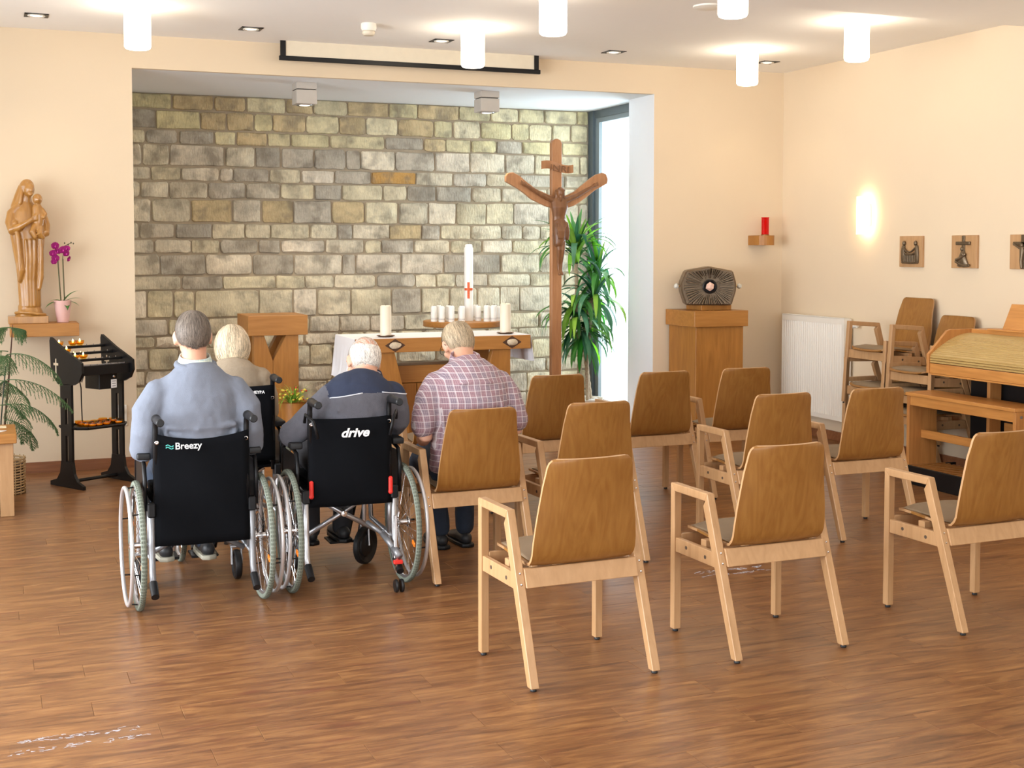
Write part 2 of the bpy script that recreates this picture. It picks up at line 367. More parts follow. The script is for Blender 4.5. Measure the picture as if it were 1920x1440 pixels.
def lettering(body, size, parent, loc, rot=(R(90), 0, 0), mat=None, shear=0.0, bold=0.0, extrude=0.0008, name='lettering', align='LEFT', sx=1.0):
    cu = bpy.data.curves.new('txt', 'FONT'); cu.body = body; cu.size = size; cu.shear = shear; cu.offset = bold; cu.extrude = extrude; cu.align_x = align
    o = bpy.data.objects.new('txt', cu); COL.objects.link(o)
    dg = bpy.context.evaluated_depsgraph_get(); dg.update()
    me = bpy.data.meshes.new_from_object(o.evaluated_get(dg), depsgraph=dg)
    bpy.data.objects.remove(o, do_unlink=True)
    me.transform(Matrix.Diagonal((sx, 1, 1, 1))); me.name = name; me.materials.clear(); me.materials.append(mat or M_letter)
    r = bpy.data.objects.new(name, me); COL.objects.link(r); r.parent = parent; r.location = loc; r.rotation_euler = rot
    return r
STONES = [
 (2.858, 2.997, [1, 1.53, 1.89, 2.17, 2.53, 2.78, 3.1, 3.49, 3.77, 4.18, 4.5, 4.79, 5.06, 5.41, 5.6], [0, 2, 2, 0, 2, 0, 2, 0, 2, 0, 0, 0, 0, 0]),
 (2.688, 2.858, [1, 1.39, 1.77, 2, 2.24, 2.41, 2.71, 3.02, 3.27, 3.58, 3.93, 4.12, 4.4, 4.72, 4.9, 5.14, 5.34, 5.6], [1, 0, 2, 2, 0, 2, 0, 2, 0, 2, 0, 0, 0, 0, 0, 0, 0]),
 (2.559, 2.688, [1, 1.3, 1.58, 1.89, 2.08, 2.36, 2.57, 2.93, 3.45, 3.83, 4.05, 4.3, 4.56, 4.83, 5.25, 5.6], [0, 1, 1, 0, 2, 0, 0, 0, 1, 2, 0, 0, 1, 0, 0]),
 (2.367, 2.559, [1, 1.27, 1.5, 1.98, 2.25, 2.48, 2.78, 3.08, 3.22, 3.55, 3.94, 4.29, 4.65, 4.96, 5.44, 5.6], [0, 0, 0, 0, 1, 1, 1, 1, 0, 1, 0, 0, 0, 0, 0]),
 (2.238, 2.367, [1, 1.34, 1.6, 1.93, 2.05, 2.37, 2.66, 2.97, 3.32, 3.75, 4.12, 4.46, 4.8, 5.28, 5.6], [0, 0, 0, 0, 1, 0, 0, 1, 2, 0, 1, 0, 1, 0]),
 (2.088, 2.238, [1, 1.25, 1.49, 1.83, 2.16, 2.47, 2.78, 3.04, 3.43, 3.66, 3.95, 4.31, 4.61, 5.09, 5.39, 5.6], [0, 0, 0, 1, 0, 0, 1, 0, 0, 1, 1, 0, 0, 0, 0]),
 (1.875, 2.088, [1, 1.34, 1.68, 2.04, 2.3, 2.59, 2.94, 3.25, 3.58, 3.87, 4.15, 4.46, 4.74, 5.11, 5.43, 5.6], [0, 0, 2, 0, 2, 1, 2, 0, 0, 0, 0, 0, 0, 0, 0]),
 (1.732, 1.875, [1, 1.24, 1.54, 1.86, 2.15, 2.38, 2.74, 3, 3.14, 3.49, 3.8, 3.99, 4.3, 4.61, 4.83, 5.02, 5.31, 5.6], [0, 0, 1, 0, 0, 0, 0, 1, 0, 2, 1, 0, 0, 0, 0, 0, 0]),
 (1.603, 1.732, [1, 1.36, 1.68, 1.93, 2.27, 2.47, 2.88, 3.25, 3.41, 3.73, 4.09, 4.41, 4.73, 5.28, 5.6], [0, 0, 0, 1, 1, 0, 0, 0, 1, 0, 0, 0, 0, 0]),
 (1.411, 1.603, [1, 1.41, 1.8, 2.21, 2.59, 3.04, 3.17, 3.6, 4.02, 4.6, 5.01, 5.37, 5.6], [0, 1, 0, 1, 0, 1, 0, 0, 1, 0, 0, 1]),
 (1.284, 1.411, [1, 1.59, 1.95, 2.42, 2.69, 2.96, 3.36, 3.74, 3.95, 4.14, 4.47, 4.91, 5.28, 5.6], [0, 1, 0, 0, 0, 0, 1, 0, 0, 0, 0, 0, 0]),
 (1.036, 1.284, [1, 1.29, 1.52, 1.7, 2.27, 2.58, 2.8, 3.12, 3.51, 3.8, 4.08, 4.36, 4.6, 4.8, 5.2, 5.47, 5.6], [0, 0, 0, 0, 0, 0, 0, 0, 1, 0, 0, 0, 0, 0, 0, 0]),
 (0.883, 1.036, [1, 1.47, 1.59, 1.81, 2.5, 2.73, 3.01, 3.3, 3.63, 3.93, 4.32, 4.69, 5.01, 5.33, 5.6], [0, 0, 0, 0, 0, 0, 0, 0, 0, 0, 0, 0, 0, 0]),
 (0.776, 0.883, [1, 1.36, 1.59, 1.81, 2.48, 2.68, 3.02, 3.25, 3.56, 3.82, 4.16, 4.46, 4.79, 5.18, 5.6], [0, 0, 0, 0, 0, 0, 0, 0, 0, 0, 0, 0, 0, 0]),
 (0.583, 0.776, [1, 1.3, 1.56, 1.77, 2.43, 2.73, 2.94, 3.28, 3.57, 3.94, 4.28, 4.59, 4.94, 5.3, 5.6], [0, 0, 0, 0, 0, 0, 0, 0, 0, 0, 0, 0, 0, 0]),
 (0.449, 0.583, [1, 1.27, 1.81, 2.14, 2.62, 2.94, 3.3, 3.85, 4.2, 4.66, 5.08, 5.6], [0, 0, 0, 0, 0, 0, 0, 0, 0, 0, 0]),
 (0.259, 0.449, [1, 1.35, 1.7, 2.2, 2.53, 2.89, 3.19, 3.56, 3.96, 4.48, 4.88, 5.21, 5.6], [0, 0, 0, 0, 0, 0, 0, 0, 0, 0, 0, 0]),
 (0.113, 0.259, [1, 1.5, 1.81, 2.27, 2.66, 3.13, 3.51, 3.99, 4.41, 4.87, 5.4, 5.6], [0, 0, 0, 0, 0, 0, 0, 0, 0, 0, 0]),
 (-0.086, 0.113, [1, 1.24, 1.56, 2.1, 2.52, 2.87, 3.4, 3.85, 4.33, 4.85, 5.22, 5.6], [0, 0, 0, 0, 0, 0, 0, 0, 0, 0, 0]),
 (0, -0.086, [1, 1.46, 1.8, 2.29, 2.61, 3.09, 3.56, 4.1, 4.61, 5.04, 5.38, 5.6], [0, 0, 0, 0, 0, 0, 0, 0, 0, 0, 0]),
]
# ------------------------------------------------------------------ the room
XW, YF, ZC = 6.766, 10.144, 3.243
XL, YB = -2.6, -2.6
NX0, NX1, NZ, YS = 1.038, 5.439, 2.997, 11.69
bm = B(); box(bm, XL-.2, XW+.2, YB-.2, 12.0, -0.12, -0.006)
floor = struct('floor', bm, plain('dark_subfloor', (0.06, 0.03, 0.015), 0.8))
# vinyl planks: the 300 nearest in view one by one, the rest as one piece
PW, PL = 0.1525, 0.914
known = {27: 0.658, 28: 0.84, 30: 0.62, 31: 0.325, 32: 0.158, 34: 0.325, 35: 0.146}
rnd = random.Random(7)
full = bmesh.new(); box(full, 0, PL-.0008, 0, PW-.0008, -.006, 0); 
bmesh.ops.bevel(full, geom=[e for e in full.edges if all(v.co.z > -1e-4 for v in e.verts)], offset=.0011, segments=1, affect='EDGES')
pme = bpy.data.meshes.new('plank'); full.to_mesh(pme); full.free(); pme.materials.append(M_floor)
CY, SY = math.cos(R(22)), math.sin(R(22))
def inview(x, y):
    d = x*SY+y*CY
    if d < 3.0: return False
    u = (x*CY-y*SY)/d
    return -0.46 < u < 0.46
rest = []; cells = []
row = int(math.ceil((YB)/PW)); j0 = -17
for j in range(-18, 78):
    y = j*PW+0.015
    off = known.get(j, None)
    off = off if off is not None else rnd.uniform(0, PL)
    x = off - PL*6
    while x < XW:
        if x+PL > XL and y+PW > YB and y < 11.75: cells.append((x, y))
        x += PL
vis = [(x, y) for x, y in cells if (inview(x, y) or inview(x+PL, y) or inview(x+PL/2, y)) and x > XL and x+PL < XW]
vis.sort(key=lambda c: c[1]*CY+c[0]*SY); vis = vis[:300]; vs = set(vis)
for x, y in vis:
    o = bpy.data.objects.new('plank', pme); COL.objects.link(o); o.parent = floor; o.location = (x, y, 0)
rb = B(); lay = rb.faces.layers.float.new('plank_id')
for x, y in cells:
    if (x, y) in vs: continue
    x0, x1, y0, y1 = max(x, XL), min(x+PL, XW)-.0008, max(y, YB), y+PW-.0008
    if x1 <= x0: continue
    pid = rnd.random()
    z0 = -.0055
    c = [(x0+.001, y0+.001, 0), (x1-.001, y0+.001, 0), (x1-.001, y1-.001, 0), (x0+.001, y1-.001, 0)]
    e = [(x0, y0, z0), (x1, y0, z0), (x1, y1, z0), (x0, y1, z0)]
    cv = [rb.verts.new(p) for p in c]; ev = [rb.verts.new(p) for p in e]
    fs = [rb.faces.new(cv)]+[rb.faces.new((ev[i], ev[(i+1) % 4], cv[(i+1) % 4], cv[i])) for i in range(4)]
    for f in fs: f[lay] = pid
o = mk('planks_beyond', rb, M_floor, floor); o['kind'] = 'stuff'

bm = B(); box(bm, XL-.2, XW+.2, 7.17, YF, ZC, ZC+.2); box(bm, XL-.2, XW+.2, YB-.2, 7.17, ZC-.045, ZC+.2)
struct('ceiling', bm, M_ceil)
bm = B(); box(bm, NX0-.3, NX1+1.3, YF+.05, 12.0, NZ, NZ+.3)
struct('ceiling_niche', bm, M_white)
bm = B(); box(bm, XL, NX0, YF, 12.0, 0, ZC); box(bm, NX1, XW, YF, YF+.2, 0, ZC); box(bm, NX0, NX1, YF, YF+.05, NZ, ZC)
box(bm, NX1+.3, XW+.2, YF+.1, YF+.478, 0, ZC)
struct('wall_front', bm, M_wall)
bm = B(); box(bm, NX1-.003, NX1+.35, YF+.002, YF+.478, 0, NZ+.001)
struct('trim_1', bm, M_white)
bm = B(); box(bm, XW, XW+.2, YB-.2, YF+.478, 0, ZC+.2)
struct('wall_right', bm, M_wall)
bm = B()
box(bm, XL-.2, XL, YB-.2, 0.9, 0, ZC); box(bm, XL-.2, XL, 9.4, 12.0, 0, ZC); box(bm, XL-.2, XL, .9, 9.4, 0, .35); box(bm, XL-.2, XL, .9, 9.4, 2.75, ZC)
for y in (3.0, 5.1, 7.2): box(bm, XL-.2, XL, y-.06, y+.06, .35, 2.75)
struct('wall_left', bm, M_wall)
bm = B()
box(bm, XL-.2, -1.3, YB-.2, YB, 0, ZC); box(bm, 5.7, XW+.2, YB-.2, YB, 0, ZC); box(bm, -1.3, 5.7, YB-.2, YB, 0, .4); box(bm, -1.3, 5.7, YB-.2, YB, 2.75, ZC)
struct('wall_back', bm, M_wall)
# niche window (floor to ceiling, behind the white reveal) 
XG = 5.56
win = B()
prism(win, [(XG-.02, 11.60), (XG+.05, 11.60), (XG+.05, 11.72), (XG-.02, 11.72)], 'Z', 0.0, NZ)      # post at the stone wall
box(win, XG-.0, XG+.06, 10.66, 11.60, NZ-.075, NZ)
box(win, XG-.0, XG+.06, 10.66, 11.60, .0, .10); box(win, XG, XG+.06, 10.60, 10.70, .1, NZ-.075)
w1 = struct('window_1', win, M_frameg)
bm = B(); box(bm, XG+.01, XG+.045, 11.52, 11.60, .1, NZ-.075); box(bm, XG+.01, XG+.045, 10.70, 11.52, NZ-.12, NZ-.075); box(bm, XG+.01, XG+.045, 10.70, 11.52, .1, .16)
mk('window_sash', bm, plain('sash_grey', (0.20, 0.24, 0.26), .45), w1)
bm = B(); box(bm, XG+.024, XG+.03, 10.7, 11.52, .15, NZ-.11); mk('window_pane', bm, M_glass, w1)
bm = B(); box(bm, XL-.6, XG+6, 12.0, 12.2, -.2, NZ+.6)
bm.free()
bm = B(); box(bm, XG+.1, XG+7, 9.0, 20, -.3, -.1); struct('ground_outside', bm, plain('pale_gravel', (.55, .55, .52), .9, noise_amt=.2))

# stone wall: mortar bed and every stone
bm = B(); box(bm, .9, XG-.02, YS+.012, YS+.2, 0, NZ); wn = struct('wall_niche', bm, M_mortar)
rs = random.Random(21)
for ri, (z0, z1, xs, kinds) in enumerate(STONES):
    for xi in range(len(xs)-1):
        a, b_ = xs[xi], min(xs[xi+1], XG-.03)
        if b_-a < .04: continue
        g = .007; x0, x1, y0, y1 = a+g*rs.uniform(.4, 1.3), b_-g*rs.uniform(.4, 1.3), z0+g*rs.uniform(.5, 1.3), z1-g*rs.uniform(.5, 1.3)
        bm = B(); cx, cz = (x0+x1)/2, (y0+y1)/2
        # outline: 16 points on a rounded, slightly uneven rectangle
        out = []; w, h = (x1-x0)/2, (y1-y0)/2; c = min(.013, h*.3, w*.3)*rs.uniform(.5, 1.5)
        base = [(-w, -h+c), (-w, 0), (-w, h-c), (-w+c, h), (-w*.3, h), (w*.35, h), (w-c, h), (w, h-c), (w, 0), (w, -h+c), (w-c, -h), (w*.3, -h), (-w*.35, -h), (-w+c, -h)]
        for px, pz in base: out.append((px+rs.uniform(-.005, .003)*(1 if px > 0 else -1), pz+rs.uniform(-.006, .003)*(1 if pz > 0 else -1)))
        pr = rs.uniform(.007, .015)
        tilt = rs.uniform(-.006, .006)
        r0 = [bm.verts.new((cx+p[0], YS+.02, cz+p[1])) for p in out]
        r1 = [bm.verts.new((cx+p[0]*.99, YS-pr*.45, cz+p[1]*.98)) for p in out]
        sx_, sz_ = max(.2, 1-.008/w), max(.2, 1-.008/h)
        r2 = [bm.verts.new((cx+p[0]*sx_+rs.uniform(-.003, .003), YS-pr+rs.uniform(-.003, .003)+tilt*p[0]/w, cz+p[1]*sz_+rs.uniform(-.003, .003))) for p in out]
        cc = bm.verts.new((cx+rs.uniform(-.2, .2)*w, YS-pr-rs.uniform(-.003, .007), cz)); n = len(out)
        for i in range(n):
            q = (i+1) % n
            bm.faces.new((r0[i], r0[q], r1[q], r1[i])); bm.faces.new((r1[i], r1[q], r2[q], r2[i])); bm.faces.new((r2[i], r2[q], cc))
        o = mk('stone', bm, M_stone, wn, smooth='auto')
        k = kinds[xi] if xi < len(kinds) else 0
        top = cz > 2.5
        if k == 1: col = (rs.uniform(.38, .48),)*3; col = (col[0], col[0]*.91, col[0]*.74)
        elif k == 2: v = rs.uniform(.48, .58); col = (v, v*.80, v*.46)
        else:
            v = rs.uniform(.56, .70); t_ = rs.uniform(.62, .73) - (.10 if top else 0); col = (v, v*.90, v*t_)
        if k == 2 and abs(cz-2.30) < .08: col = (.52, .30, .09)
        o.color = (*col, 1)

# skirting
bm = B(); box(bm, XL, NX0-.01, YF-.018, YF, 0, .078); box(bm, XL, NX0-.01, YF-.024, YF-.018, 0, .05); struct('baseboard_front', bm, M_base)
bm = B(); box(bm, NX1+.01, XW, YF-.018, YF, 0, .078); struct('baseboard_front', bm, M_base)
bm = B(); box(bm, XW-.018, XW, YB, YF-.02, 0, .078); struct('baseboard_right', bm, M_base)

# ------------------------------------------------------------------ ceiling fittings
ZB = ZC-.045
lamps = [((.955, 8.943), 'white cylinder ceiling lamp in the upper left corner above the statue wall'),
         ((3.298, 8.92), 'white cylinder ceiling lamp hanging in front of the black screen frame'),
         ((5.70, 9.063), 'white cylinder ceiling lamp nearest the corner of front and right wall'),
         ((5.68, 7.62), 'white cylinder ceiling lamp close to the right wall, rightmost of all'),
         ((3.262, 7.40), 'white cylinder ceiling lamp cut off by the top edge above the crucifix'),
         ((3.957, 6.45), 'widest white cylinder ceiling lamp, at the top edge between crucifix and red lamp shelf')]
LR, LB = .086, 2.96
for i, ((x, y), lab) in enumerate(lamps):
    zc = ZC if y > 7.17 else ZB
    t = thing('ceiling_lamp', lab, 'lamp', (x, y, zc), 0, 'cylinder ceiling lamps')
    bm = B(); lathe(bm, [(.0, 0), (.052, 0), (.052, -.006), (.05, -.03), (.0, -.03)], n=24); mk('lamp_base', bm, M_enamel, t, 'auto')
    h = LB-zc
    bm = B(); lathe(bm, [(0, -.028), (LR-.01, -.028), (LR-.002, -.034), (LR, -.045), (LR, h+.02), (LR-.008, h+.005), (LR-.02, h), (0, h)], n=28); mk('lamp_shade', bm, M_glowwarm, t, 'auto')
for (x, y), lab in [((.353, 9.55), 'square recessed ceiling spot at the far left above the wooden statue'),
               ((1.816, 9.55), 'square recessed ceiling spot left of the smoke detector'),
               ((3.275, 9.55), 'square recessed ceiling spot left of the lamp before the screen'),
               ((4.757, 9.57), 'square recessed ceiling spot above the right end of the niche'),
               ((6.235, 9.60), 'square recessed ceiling spot in the corner by the right wall')]:
    t = thing('recessed_spot', lab, 'lamp', (x, y, ZC), 0, 'recessed ceiling spots')
    bm = B(); s = .078
    for a, b_, c, d in ((-s, s, -s, -s+.022), (-s, s, s-.022, s), (-s, -s+.022, -s, s), (s-.022, s, -s, s)): box(bm, a, b_, c, d, -.004, 0)
    box(bm, -s+.02, s-.02, -s+.02, s-.02, -.001, .0)
    mk('spot_frame', bm, M_blackm, t)
    bm = B(); lathe(bm, [(.044, -.001), (.054, -.010), (.058, -.008), (.058, -.001)], n=24); mk('spot_ring', bm, M_enamel, t, True)
    bm = B(); lathe(bm, [(0, -.009), (.03, -.007), (.046, -.002)], n=20); mk('spot_bulb', bm, M_glowspot, t, True)
def spot(loc, tgt, power, color, size, blend=.7, rad=.03):
    l = bpy.data.lights.new('spot_light', 'SPOT'); l.energy = power; l.color = color; l.spot_size = R(size); l.spot_blend = blend; l.shadow_soft_size = rad
    o = bpy.data.objects.new('spot_light', l); COL.objects.link(o); o.location = loc
    o.rotation_euler = (Vector(tgt)-Vector(loc)).to_track_quat('-Z', 'Y').to_euler(); return o
for x, y in ((.353, 9.55), (1.816, 9.55), (3.275, 9.55), (4.757, 9.57), (6.235, 9.60)):
    spot((x, y, ZC-.03), (x, y+.05, 0), 6, (1, .80, .56), 100)
for x, lab in ((2.437, 'left grey cube spotlight under the niche ceiling'), (4.028, 'right grey cube spotlight under the niche ceiling, left of the crucifix')):
    y = 10.55
    t = thing('cube_spotlight', lab, 'lamp', (x, y, NZ), 0, 'cube spotlights in the niche')
    s = .085; g = plain('spotlight_grey', (.50, .46, .41), .5)
    bm = B(); box(bm, -s, s, -s, s, -.055, 0, .003); mk('ceiling_box', bm, g, t)
    bm = B(); box(bm, -s+.01, s-.01, -s+.01, s-.01, -.062, -.055); mk('joint', bm, M_blackm, t)
    bm = B(); box(bm, -s, s, -s, s, -.175, -.062, .003); hd = mk('lamp_head', bm, g, t)
    bm = B(); lathe(bm, [(.05, -.175), (.062, -.184), (.066, -.175)], n=24); mk('lens_ring', bm, M_silver, hd, True)
    bm = B(); lathe(bm, [(0, -.186), (.035, -.183), (.052, -.176)], n=20); mk('lens', bm, M_glowspot, hd, True)
    spot((x, y, NZ-.20), (x-.15, y+.45, 0), 42, (1, .82, .60), 95)
t = thing('smoke_detector', 'cream smoke detector on the ceiling left of the screen frame', 'smoke detector', (2.549, 9.023, ZC))
bm = B(); lathe(bm, [(0, 0), (.052, 0), (.055, -.012), (.055, -.035), (.05, -.045), (.048, -.052), (0, -.052)], n=24); mk('detector_base', bm, M_enamel, t, 'auto')
bm = B(); lathe(bm, [(.040, -.052), (.045, -.056), (.044, -.075), (.035, -.085), (0, -.087)], n=24); mk('detector_head', bm, plain('warm_plastic', (.72, .64, .50), .5), t, 'auto')
bm = B(); lathe(bm, [(0, 0), (.10, 0), (.10, -.010), (.085, -.016), (0, -.016)], n=28)
single('ceiling_speaker', B() if 0 else bm, M_enamel, 'flat round ceiling plate beside the widest cylinder lamp', 'speaker', (0, 0, 0), smooth='auto').location = (4.437, 7.537, ZC)
# projection screen rolled up under the ceiling
t = thing('projection_screen', 'rolled up white projection screen with black border above the niche', 'projector screen', (3.2, 10.0, ZC))
bm = B(); box(bm, -1.075, 1.075, -.006, .006, -.125, 0.0); mk('screen_fabric', bm, plain('screen_cream', (.74, .66, .52), .8), t)
bm = B(); box(bm, -1.075, -1.035, -.012, .006, -.13, 0); mk('screen_border', bm, M_blackm, t); bm = B(); box(bm, 1.035, 1.075, -.012, .006, -.13, 0); mk('screen_border', bm, M_blackm, t)
bm = B(); box(bm, -1.085, 1.09, -.016, .012, -.15, -.115, .003); mk('bottom_bar', bm, M_blackm, t)

# ------------------------------------------------------------------ right wall: radiator, sconce, pictures, lamp shelf
t = thing('radiator', 'white grooved panel radiator on the right wall beside the stacked chairs', 'radiator', (XW, 9.52, .19))
Y0, Y1 = -.455, .455; H_ = .87
bm = B(); prof = []
n = 27
pts = []
for i in range(n):
    y = Y0+.03+(Y1-Y0-.06)*i/(n-1)
    pts += [(-.098 if i % 1 == 0 else 0, y-.006), (-.098, y+.004), (-.088, y+.010), (-.088, y+.018)]
pts = [(-.098, Y0)]+pts+[(-.098, Y1)]
prof = [(p[0], p[1]) for p in pts]+[(-.075, Y1), (-.075, Y0)]
prism(bm, prof, 'Z', .04, H_-.05); box(bm, -.098, -.075, Y0, Y1, 0, .04); box(bm, -.098, -.075, Y0, Y1, H_-.05, H_)
mk('front_panel', bm, M_enamel, t)
bm = B(); box(bm, -.045, -.03, Y0, Y1, .01, H_-.01); mk('rear_panel', bm, M_enamel, t)
bm = B(); box(bm, -.1, -.025, Y0-.004, Y0, 0, H_); box(bm, -.1, -.025, Y1, Y1+.004, 0, H_); mk('side_cover', bm, M_enamel, t)
bm = B()
for k in range(30): box(bm, -.096, -.03, Y0+.012+k*.0305, Y0+.022+k*.0305, H_-.003, H_+.004)
box(bm, -.098, -.09, Y0, Y1, H_-.002, H_+.006); mk('top_grille', bm, M_enamel, t)
bm = B(); box(bm, -.075, 0, -.30, -.26, .2, .7); box(bm, -.075, 0, .26, .30, .2, .7); mk('wall_bracket', bm, M_enamel, t)
bm = B(); tube(bm, [(-.06, Y0-.004, H_-.05), (-.06, Y0-.05, H_-.05)], .012); lathe(bm, [(.0, -.11), (.020, -.105), (.024, -.05), (.018, -.01), (0, 0)], (-.06, Y0-.02, H_-.05+0), 16, 'Y'); mk('valve_knob', bm, M_enamel, t, 'auto')
t = thing('wall_sconce', 'glowing white curved wall lamp on the right wall', 'wall lamp', (XW, 8.90, 1.925))
bm = B(); box(bm, -.03, 0, -.05, .05, -.09, .09, .003); mk('back_plate', bm, M_enamel, t)
bm = B(); P_ = []
for k in range(9):
    f = k/8; y = -.075+.15*f; x = -.055-.025*math.sin(math.pi*f); P_.append((x, y))
prism(bm, P_+[(p[0]+.008, p[1]) for p in P_[::-1]], 'Z', -.155, .155); mk('lamp_shade', bm, glow('sconce_glass', (1, .93, .80), 3.2), t)
bm = B(); box(bm, -.045, -.032, -.035, .035, -.07, .07); mk('light_bulb', bm, glow('sconce_bulb', (1, .78, .45), 22), t)
pics = [('burial', 8.325, 'small wood panel with bronze relief of two figures holding a cloth, leftmost picture'),
        ('pieta', 7.723, 'small wood panel with bronze relief of a cross above a mourning pair, middle picture'),
        ('crucified', 7.12, 'small wood panel with bronze crucifixion relief at the right edge')]
for k_, y, lab in pics:
    t = thing('relief_picture', lab, 'picture', (XW, y, 1.627), 0, 'station pictures on the right wall')
    bm = B(); box(bm, -.022, 0, -.136, .136, -.122, .122, .002); mk('picture_board', bm, M_beech, t)
    bm = B()
    def F(*p, r=.012): tube(bm, [(-.028, a, b) for a, b in p], r, 8)
    if k_ == 'burial':
        for s in (-1, 1):
            ball(bm, (-.032, s*.068, .065), (.014, .016, .020))
            chain(bm, [(-.028, s*.078, .04, .018, .012), (-.03, s*.082, 0, .020, .014), (-.028, s*.080, -.075, .022, .012)], 10, (0, 1, 0))
            chain(bm, [(-.034, s*.07, .03, .008), (-.038, s*.03, .002, .007), (-.036, 0, -.004, .006)], 8)
        chain(bm, [(-.03, -.075, -.005, .008), (-.032, -.03, -.022, .010), (-.032, .03, -.022, .010), (-.03, .075, -.002, .008)], 8)
        box(bm, -.032, -.02, -.07, .07, -.085, -.025, .004)
        for k in range(7): tube(bm, [(-.034, -.06+k*.02, -.03), (-.034, -.06+k*.02, -.08)], .006, 6)
        chain(bm, [(-.028, -.09, -.085, .010), (-.028, 0, -.09, .008), (-.028, .09, -.085, .010)], 8)
    elif k_ == 'pieta':
        box(bm, -.034, -.02, -.014, .014, -.10, .12, .003); box(bm, -.040, -.02, -.075, .075, .050, .076, .004)
        ball(bm, (-.036, .004, .02), (.014, .016, .018)); ball(bm, (-.042, -.012, -.02), (.014, .018, .014))
        chain(bm, [(-.03, .0, .0, .02, .012), (-.034, .005, -.04, .035, .016), (-.032, .0, -.10, .06, .014)], 10, (0, 1, 0))
        chain(bm, [(-.04, .06, -.06, .012), (-.044, .0, -.045, .013), (-.04, -.03, -.02, .01)], 8)
        chain(bm, [(-.04, .065, -.075, .010), (-.04, -.02, -.105, .012), (-.038, -.07, -.10, .01)], 8)
    else:
        box(bm, -.034, -.02, -.018, .018, -.12, .12, .003); box(bm, -.034, -.02, -.098, .098, .045, .072, .004)
        ball(bm, (-.042, .0, .045), (.012, .014, .017))
        chain(bm, [(-.04, 0, .03, .020, .012), (-.042, 0, -.02, .015, .012), (-.04, .006, -.06, .012), (-.04, 0, -.11, .010)], 10, (0, 1, 0))
        for s in (-1, 1): chain(bm, [(-.04, s*.02, .025, .008), (-.038, s*.085, .056, .006)], 8)
    mk('bronze_relief', bm, plain('relief_bronze', (.16, .115, .07), .35, .6, noise_amt=.35, scale=60), t, 'auto')
# shelf with the red sanctuary lamp
bm = B(); pl = [(6.405, YF), (6.405, 10.05)]+[(6.50+.09*math.cos(a), 10.03+.09*math.sin(a)) for a in [math.pi*1.15+math.pi*k/10*.85 for k in range(11)]]+[(6.59, YF)]
prism(bm, pl, 'Z', 1.681, 1.768); single('wall_shelf', bm, M_oak, 'small rounded wooden shelf under the red glass lamp', 'shelf', (6.5, 10.1, 1.68))
t = thing('sanctuary_lamp', 'red glass sanctuary lamp on the small wall shelf', 'lamp', (6.51, 10.03, 1.768))
rg = glassy('ruby_glass', (.95, .10, .18), rough=.05)
bm = B(); lathe(bm, [(0, .001), (.030, .001), (.033, .01), (.033, .155), (.037, .163), (.034, .163), (.030, .155), (.030, .012), (0, .012)], n=24); mk('glass', bm, rg, t, 'auto')
bm = B(); lathe(bm, [(0, .012), (.026, .012), (.026, .145), (0, .145)], n=20); mk('candle', bm, plain('red_wax', (.70, .02, .06), .4), t, 'auto')
bm = B(); lathe(bm, [(.0325, .0), (.036, .0), (.036, .008), (.033, .010)], n=24); mk('metal_foot', bm, plain('dark_brass', (.25, .12, .04), .35, .8), t, 'auto')
